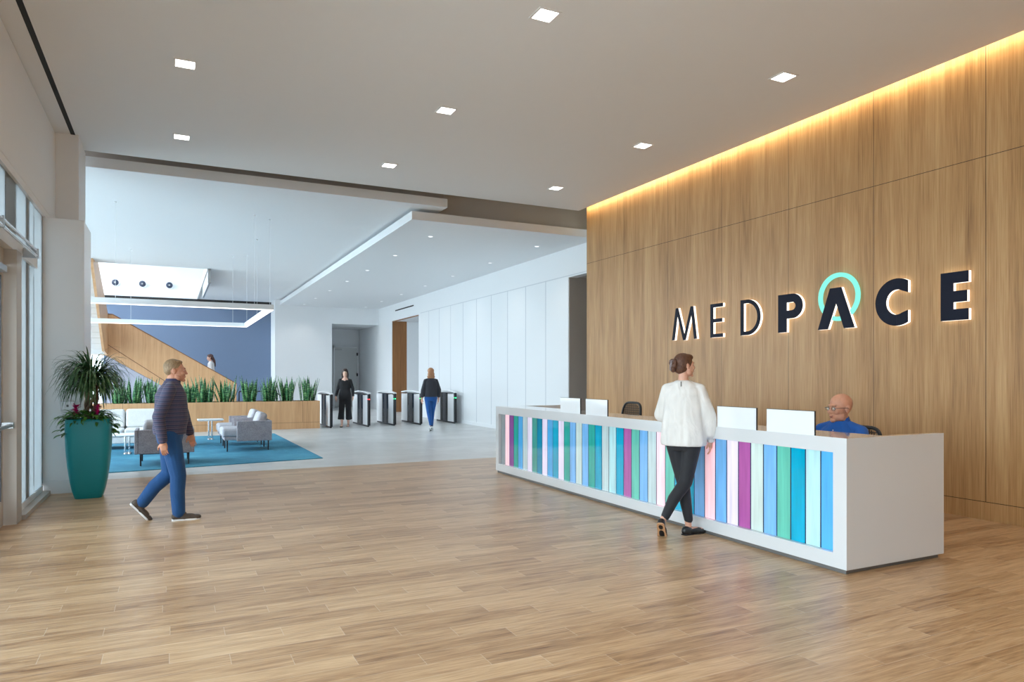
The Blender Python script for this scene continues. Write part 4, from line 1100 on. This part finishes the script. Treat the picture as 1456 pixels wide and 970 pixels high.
# ---- walking man
def walking_man():
    r = empty('person', (-.005, 8.12, 0), face_from_dir(1, 0), 'man in a striped navy shirt and jeans walking to the right across the lobby', 'person')
    hd = Vector((.0, .055, 1.555)); HR = Matrix.Rotation(rad(-2), 3, 'X')
    hipL, hipR = Vector((-.09, .0, .89)), Vector((.09, .0, .89))
    kR, aR = Vector((.09, .08, .47)), Vector((.09, .09, .085))
    kL, aL = Vector((-.09, .0, .47)), Vector((-.09, -.26, .18))
    shL, shR = Vector((-.18, .03, 1.36)), Vector((.18, .0, 1.36))
    eR, wR = Vector((.255, -.10, 1.09)), Vector((.25, -.06, .835))
    eL, wL = Vector((-.25, .13, 1.11)), Vector((-.23, .20, .87))
    b = Body()
    b.rings([(0, 0, .82, .13, .11), (0, 0, .92, .17, .125), (0, .01, 1.02, .16, .125), (0, .02, 1.14, .16, .12), (0, .02, 1.27, .175, .12), (0, .015, 1.36, .17, .10), (0, .015, 1.43, .09, .07)])
    b.limb([(0, .015, 1.38), (0, .035, 1.48)], [.065, .058]); b.limb([shL, shR], [.055, .055])
    b.limb([hipL, kL, (kL+aL)/2+Vector((0, -.012, .03)), aL], [.09, .058, .054, .038]); b.limb([hipR, kR, (kR+aR)/2+Vector((0, -.015, .04)), aR], [.09, .058, .054, .038])
    b.limb([shL, eL, wL], [.055, .042, .029]); b.limb([shR, eR, wR], [.055, .042, .029])
    head_parts(b.mb, hd, HR, 1.0, jaw=1.1)
    hand(b.mb, wR, (0, .12, -1), (-1, .3, 0), 1, 1.0, .95); hand(b.mb, wL, (.1, .25, -1), (1, .3, 0), -1, 1.0, .95)
    foot(b.mb, aR, (0, 1), k=.84); foot(b.mb, aL, (0, 1), -rad(48), k=.84)
    blob(b.mb, 'body', SKR, r, .0045, 3)
    c = Body()
    c.rings([(0, .0, .895, .182, .155), (0, .0, .96, .186, .163), (0, .015, 1.05, .184, .166), (0, .015, 1.18, .186, .158), (0, .01, 1.30, .194, .152), (0, .015, 1.37, .17, .120), (0, .02, 1.42, .11, .085), (0, .022, 1.455, .074, .072)])
    c.traps(shL, shR, .064); c.limb([shR, eR, wR+(eR-wR)*.08], [.064, .060, .044]); c.limb([shL, eL, wL+(eL-wL)*.08], [.064, .060, .044])
    sh = blob(c.mb, 'shirt', cloth('navy_striped_shirt', srgb(50, 54, 84), .8, 1.1, stripe=srgb(92, 74, 92)), r, .007, 4)
    MB().loft([(0, .028, 1.43, .078, .078), (0, .033, 1.475, .066, .068)], 24).build('collar', cloth('navy_collar', srgb(54, 58, 96)), sh)
    MB().tube(wR+(eR-wR)*.11, wR+(eR-wR)*.0, .043, .039, 18).build('cuff', bpy.data.materials['navy_striped_shirt'], sh)
    t = Body()
    t.limb([hipR, kR, (kR+aR)/2+Vector((0, -.012, .02)), aR+Vector((0, -.005, .0))], [.108, .078, .072, .064]); t.limb([hipL, kL, (kL+aL)/2+Vector((0, -.01, .02)), aL+Vector((0, .01, .01))], [.108, .078, .072, .064])
    t.rings([(0, 0, .80, .14, .115), (0, 0, .90, .178, .135), (0, .0, .97, .172, .135)])
    blob(t.mb, 'jeans', cloth('blue_jeans', srgb(20, 74, 128), .85, 1.4), r, .007, 3)
    MB().loft([(0, .0, .945, .184, .144), (0, .0, .975, .184, .144)], 32).build('belt', plain('brown_belt', srgb(70, 48, 34), .5), r)
    br = plain('brown_shoe', srgb(74, 62, 52), .55)
    for (a, p) in ((aR, 0), (aL, -rad(48))):
        f = MB(); foot(f, a+Vector((0, 0, .004)), (0, 1), p, k=1.02, w=.050)
        f.ball(a+Vector((0, .01 if not p else -.0, -.02)), (.042, .06, .035))
        s_ = blob(f, 'shoe', br, r, .005, 2)
        q = MB(); sole(q, a, (0, 1), p, k=.96, z=.088, w=.054); q.build('sole', 'white_lam', s_)
        if not p:
            l = MB()
            for i in range(4): l.tube(a+Vector((-.02, .07+.022*i, -.018-.012*i)), a+Vector((.02, .078+.022*i, -.018-.012*i)), .003, n=6)
            l.build('laces', 'black', s_)
    hm = hair_mat('sandy_hair', srgb(116, 92, 66), srgb(166, 138, 104)); h = Body()
    def P(x, y, z): return hd+HR @ Vector((x, y, z))
    h.mb.ball(P(0, -.026, .042), (.078, .093, .084), 24, 16, HR); h.mb.ball(P(0, -.055, .005), (.066, .058, .056), 20, 14, HR); h.mb.ball(P(0, .018, .094), (.050, .046, .022), 20, 14, HR)
    blob(h.mb, 'hair', hm, r, .005, 2)
    eyes(r, hd, HR, 1.0, brow=hm)
walking_man()

# ---- woman in black at the turnstiles
def woman_black():
    r = empty('person', (4.66, 20.75, 0), face_from_dir(-.35, -1), 'woman in black top and wide cropped trousers walking out between the turnstiles', 'person')
    hd = Vector((0, .02, 1.60)); HR = rotz(0)
    hipL, hipR = Vector((-.085, 0, .90)), Vector((.085, 0, .90)); kR, aR = Vector((.085, .06, .48)), Vector((.08, .12, .085)); kL, aL = Vector((-.085, .0, .48)), Vector((-.08, -.10, .09))
    shL, shR = Vector((-.15, 0, 1.375)), Vector((.15, 0, 1.375)); eR, wR = Vector((.215, -.02, 1.12)), Vector((.26, .06, .89)); eL, wL = Vector((-.225, .02, 1.12)), Vector((-.24, .06, .89))
    b = Body()
    b.rings([(0, 0, .82, .12, .10), (0, 0, .92, .158, .112), (0, 0, 1.1, .118, .088), (0, .01, 1.22, .13, .10), (0, 0, 1.32, .15, .10), (0, 0, 1.375, .12, .08), (0, 0, 1.45, .08, .06)])
    b.limb([(0, -.005, 1.40), (0, .0, 1.52)], [.052, .046]); b.limb([shL, shR], [.045, .045])
    b.limb([hipL, kL, (kL+aL)/2+Vector((0, -.015, .03)), aL], [.08, .05, .046, .030]); b.limb([hipR, kR, (kR+aR)/2+Vector((0, -.015, .03)), aR], [.08, .05, .046, .030])
    b.limb([shR, eR, wR], [.045, .036, .025]); b.limb([shL, eL, wL], [.045, .036, .025])
    head_parts(b.mb, hd, HR, .95); hand(b.mb, wR, (0, .3, -1), (-1, .3, 0), 1, .8, .95); hand(b.mb, wL, (0, .3, -1), (1, .3, 0), -1, .8, .95)
    foot(b.mb, aR, (0, 1), k=.92, w=.042); foot(b.mb, aL, (0, 1), -rad(8), k=.92, w=.042)
    blob(b.mb, 'body', SKP, r, .006, 2)
    bk = cloth('black_knit', (.010, .010, .013), .9)
    c = Body(); c.rings([(0, 0, .82, .185, .135), (0, 0, .95, .180, .13), (0, 0, 1.1, .150, .11), (0, .01, 1.25, .155, .12), (0, 0, 1.35, .155, .105), (0, -.01, 1.40, .11, .075)])
    c.traps(shL, shR, .048); c.limb([shR, eR, wR*.85+eR*.15], [.048, .048, .038]); c.limb([shL, eL, wL*.85+eL*.15], [.048, .048, .038])
    tp = blob(c.mb, 'top', bk, r, .009, 3)
    v = MB().ball((0, .075, 1.405), (.042, .035, .055)); v.build('neckline', SKP, tp)
    t = Body()
    for kk, aa in ((kR, aR), (kL, aL)): t.limb([(kk.x*1.0, 0, .90), kk+Vector((kk.x*.15, 0, 0))], [.092, .082]); t.mb.tube(kk+Vector((kk.x*.15, 0, 0)), aa*.66+kk*.34+Vector((kk.x*.3, 0, 0)), .082, .098, 16)
    blob(t.mb, 'trousers', cloth('black_trouser_wide', (.012, .012, .016)), r, .009, 2)
    for a, p in ((aR, 0), (aL, -rad(8))):
        f = MB(); foot(f, a+Vector((0, 0, -.012)), (0, 1), p, k=.95, w=.046); blob(f, 'shoe', M['black'], r, .007, 2)
    hm = hair_mat('dark_brown_hair', srgb(30, 18, 16), srgb(58, 36, 30)); h = Body()
    h.ball(hd+Vector((0, -.022, .045)), (.086, .098, .088)); h.ball(hd+Vector((0, -.055, -.03)), (.080, .065, .12))
    for q in (-1, 1): h.limb([hd+Vector((q*.070, .010, .05)), hd+Vector((q*.084, .012, -.05)), hd+Vector((q*.086, .01, -.17))], [.024, .028, .020])
    h.ball(hd+Vector((0, .04, .092)), (.058, .045, .028)); h.ball(hd+Vector((0, -.05, -.14)), (.085, .045, .06))
    blob(h.mb, 'hair', hm, r, .007, 2); eyes(r, hd, HR, .95, brow=hm)
    MB().ball(hd+Vector((0, .099, -.060))*1.0, (.018, .006, .006), 12, 8).build('lips', plain('red_lips', srgb(170, 50, 60), .4), r)
woman_black()

# ---- woman seen from behind
def woman_back():
    r = empty('person', (6.42, 18.15, 0), face_from_dir(.1, 1), 'woman with red blonde hair in a charcoal sweater and blue jeans walking away', 'person')
    hd = Vector((0, .02, 1.60)); HR = rotz(rad(8))
    hipL, hipR = Vector((-.085, 0, .90)), Vector((.085, 0, .90)); kR, aR = Vector((.055, .06, .49)), Vector((.03, .04, .085)); kL, aL = Vector((-.05, .0, .48)), Vector((-.035, -.16, .14))
    shL, shR = Vector((-.155, 0, 1.375)), Vector((.155, 0, 1.375)); eR, wR = Vector((.225, -.03, 1.12)), Vector((.225, .03, .88)); eL, wL = Vector((-.225, -.03, 1.12)), Vector((-.25, .0, .88))
    b = Body()
    b.rings([(0, 0, .82, .12, .10), (0, 0, .92, .160, .112), (0, 0, 1.1, .125, .09), (0, .01, 1.22, .135, .10), (0, 0, 1.32, .155, .10), (0, 0, 1.375, .12, .08), (0, 0, 1.45, .08, .06)])
    b.limb([(0, -.005, 1.40), (0, .0, 1.52)], [.052, .046]); b.limb([shL, shR], [.045, .045])
    b.limb([hipL, kL, aL], [.08, .05, .030]); b.limb([hipR, kR, aR], [.08, .05, .030]); b.limb([shR, eR, wR], [.045, .036, .025]); b.limb([shL, eL, wL], [.045, .036, .025])
    head_parts(b.mb, hd, HR, .95); hand(b.mb, wR, (0, .2, -1), (-1, .3, 0), 1, .8, .95); hand(b.mb, wL, (0, .2, -1), (1, .3, 0), -1, .8, .95)
    foot(b.mb, aR, (0, 1), k=.92, w=.042); foot(b.mb, aL, (0, 1), -rad(35), k=.92, w=.042)
    blob(b.mb, 'body', SK, r, .006, 2)
    c = Body(); c.rings([(0, 0, .93, .175, .135), (0, 0, 1.0, .185, .14), (0, 0, 1.15, .178, .13), (0, .0, 1.28, .178, .128), (0, 0, 1.36, .160, .11), (0, 0, 1.41, .115, .08), (0, 0, 1.45, .075, .065)])
    c.traps(shL, shR, .050); c.limb([shR, eR, eR*.35+wR*.65], [.050, .060, .056]); c.limb([shL, eL, eL*.35+wL*.65], [.050, .060, .056])
    blob(c.mb, 'sweater', cloth('charcoal_sweater', (.035, .037, .048), .9), r, .009, 3)
    t = Body(); t.limb([hipL, kL, aL+Vector((0, .01, .04))], [.098, .064, .044]); t.limb([hipR, kR, aR+Vector((0, 0, .05))], [.098, .064, .044]); t.rings([(0, 0, .82, .13, .11), (0, 0, .92, .175, .13), (0, 0, 1.0, .165, .12)])
    blob(t.mb, 'jeans', cloth('bright_blue_jeans', srgb(24, 86, 158), .85), r, .008, 3)
    for a, p in ((aR, 0), (aL, -rad(35))):
        f = MB(); foot(f, a, (0, 1), p, k=.96, w=.046); s_ = blob(f, 'sneaker', M['black'], r, .007, 2)
        q = MB(); sole(q, a, (0, 1), p, k=.96, z=.086, th=.03); q.build('sole', 'white_lam', s_)
    hm = hair_mat('red_blonde_hair', srgb(140, 92, 62), srgb(196, 146, 106)); h = Body()
    h.ball(hd+Vector((0, -.022, .045)), (.090, .102, .090)); h.ball(hd+Vector((0, -.05, -.05)), (.098, .068, .10)); h.ball(hd+Vector((0, -.048, -.12)), (.112, .055, .06)); h.ball(hd+Vector((0, .04, .09)), (.058, .045, .028))
    blob(h.mb, 'hair', hm, r, .007, 2); eyes(r, hd, HR, .95)
woman_back()

# ---- woman on the stair
def woman_stair():
    r = empty('person', (1.36, 27.75, .68), face_from_dir(-1, 0), 'woman in white with long dark hair going up the staircase', 'person')
    r.scale = (1.0, 1.0, 1.0)
    hd = Vector((0, .06, 1.50)); HR = Matrix.Rotation(rad(-14), 3, 'X')
    hipL, hipR = Vector((-.085, 0, .86)), Vector((.085, 0, .86)); kR, aR = Vector((.085, .20, .58)), Vector((.08, .22, .255)); kL, aL = Vector((-.085, .02, .46)), Vector((-.08, -.06, .085))
    shL, shR = Vector((-.155, .02, 1.31)), Vector((.155, .02, 1.31)); eR, wR = Vector((.20, .02, 1.05)), Vector((.20, .16, .90)); eL, wL = Vector((-.20, .02, 1.05)), Vector((-.20, .16, .90))
    b = Body()
    b.rings([(0, 0, .78, .12, .10), (0, 0, .88, .155, .112), (0, 0, 1.02, .12, .09), (0, .02, 1.15, .13, .10), (0, .02, 1.30, .145, .09), (0, .02, 1.37, .08, .06)])
    b.limb([(0, .02, 1.32), (0, .045, 1.43)], [.052, .046]); b.limb([shL, shR], [.045, .045])
    b.limb([hipL, kL, aL], [.08, .05, .030]); b.limb([hipR, kR, aR], [.08, .05, .030]); b.limb([shR, eR, wR], [.045, .036, .025]); b.limb([shL, eL, wL], [.045, .036, .025])
    head_parts(b.mb, hd, HR, .98); hand(b.mb, wR, (0, .8, -.3), (0, -.3, -1), -1, .5, .95); hand(b.mb, wL, (0, .8, -.3), (0, -.3, -1), 1, .5, .95)
    foot(b.mb, aR, (0, 1), k=.92, w=.042); foot(b.mb, aL, (0, 1), k=.92, w=.042)
    blob(b.mb, 'body', SKP, r, .008, 2)
    c = Body(); c.rings([(0, 0, .84, .175, .135), (0, 0, .95, .165, .125), (0, .02, 1.12, .155, .12), (0, .02, 1.28, .165, .11), (0, .02, 1.33, .11, .08), (0, .03, 1.37, .06, .055)])
    c.limb([shR, eR, wR], [.060, .056, .045]); c.limb([shL, eL, wL], [.060, .056, .045])
    blob(c.mb, 'top', cloth('white_top', (.82, .82, .83)), r, .009, 2)
    t = Body(); t.limb([hipL, kL, aL+Vector((0, 0, .03))], [.095, .065, .05]); t.limb([hipR, kR, aR+Vector((0, 0, .03))], [.095, .065, .05]); t.rings([(0, 0, .78, .13, .11), (0, 0, .90, .165, .12)])
    blob(t.mb, 'trousers', cloth('grey_trousers', (.08, .08, .1)), r, .01, 2)
    for a in (aR, aL):
        f = MB(); foot(f, a, (0, 1), k=.96, w=.046); blob(f, 'shoe', M['black'], r, .008, 2)
    hm = hair_mat('auburn_hair', srgb(50, 28, 26), srgb(92, 54, 48)); h = Body()
    h.ball(hd+Vector((0, -.022, .045)), (.086, .104, .088)); h.ball(hd+Vector((0, .04, .085)), (.058, .045, .028)); h.ball(hd+Vector((0, -.06, -.02)), (.07, .06, .07))
    h.limb([hd+Vector((0, -.10, -.01)), hd+Vector((0, -.15, -.12)), hd+Vector((0, -.17, -.24)), hd+Vector((0, -.19, -.33))], [.045, .042, .034, .014])
    blob(h.mb, 'hair', hm, r, .007, 2); eyes(r, hd, HR, .98)
woman_stair()

# ------------------------------------------------------------------ outside and light
struct('ground', MB().box(-60, -1.76, -40, 60, -.25, -.14), plain('outdoor_paving', (.62, .63, .62), .8))
W = bpy.data.worlds.new('sky'); S.world = W; W.use_nodes = True
nt = W.node_tree; nt.nodes.clear(); g = G(nt)
o = g.n('ShaderNodeOutputWorld'); bg = g.n('ShaderNodeBackground'); g.link(bg.outputs[0], o.inputs[0])
bg.inputs[0].default_value = (.82, .91, 1.0, 1); bg.inputs[1].default_value = 6.6
def portal(loc, rot, sx, sy):
    l = bpy.data.lights.new('window_portal', 'AREA'); l.shape = 'RECTANGLE'; l.size = sx; l.size_y = sy; l.cycles.is_portal = True
    p = bpy.data.objects.new('window_portal', l); COL.objects.link(p); p.location = loc; p.rotation_euler = rot
portal((-1.6, 4.3, 1.75), (0, -PI/2, 0), 3.5, 12.6)
portal((-.25, -6.4, 1.4), (PI/2, 0, 0), 2.1, 2.8)  # portal of the added fill window behind the camera
portal((-3.5, 22, 2.4), (0, -PI/2, 0), 4.7, 19.5)
portal((-.65, 28.2, 7.72), (0, 0, 0), 5.7, 11)
portal((-2.85, 32.0, 2.4), (-PI/2, 0, 0), 1.0, 4.7)

V = S.view_settings; V.view_transform = 'Standard'; V.look = 'None'; V.gamma = 1.0; V.use_curve_mapping = False
V.exposure = 0.45
S.display_settings.display_device = 'sRGB'
cy = S.cycles
cy.use_denoising = True
try: cy.denoiser = 'OPENIMAGEDENOISE'
except Exception: pass
cy.max_bounces = 9; cy.diffuse_bounces = 6; cy.glossy_bounces = 4; cy.transmission_bounces = 6; cy.transparent_max_bounces = 12
cy.sample_clamp_indirect = 8.0
cy.caustics_reflective = False; cy.caustics_refractive = False
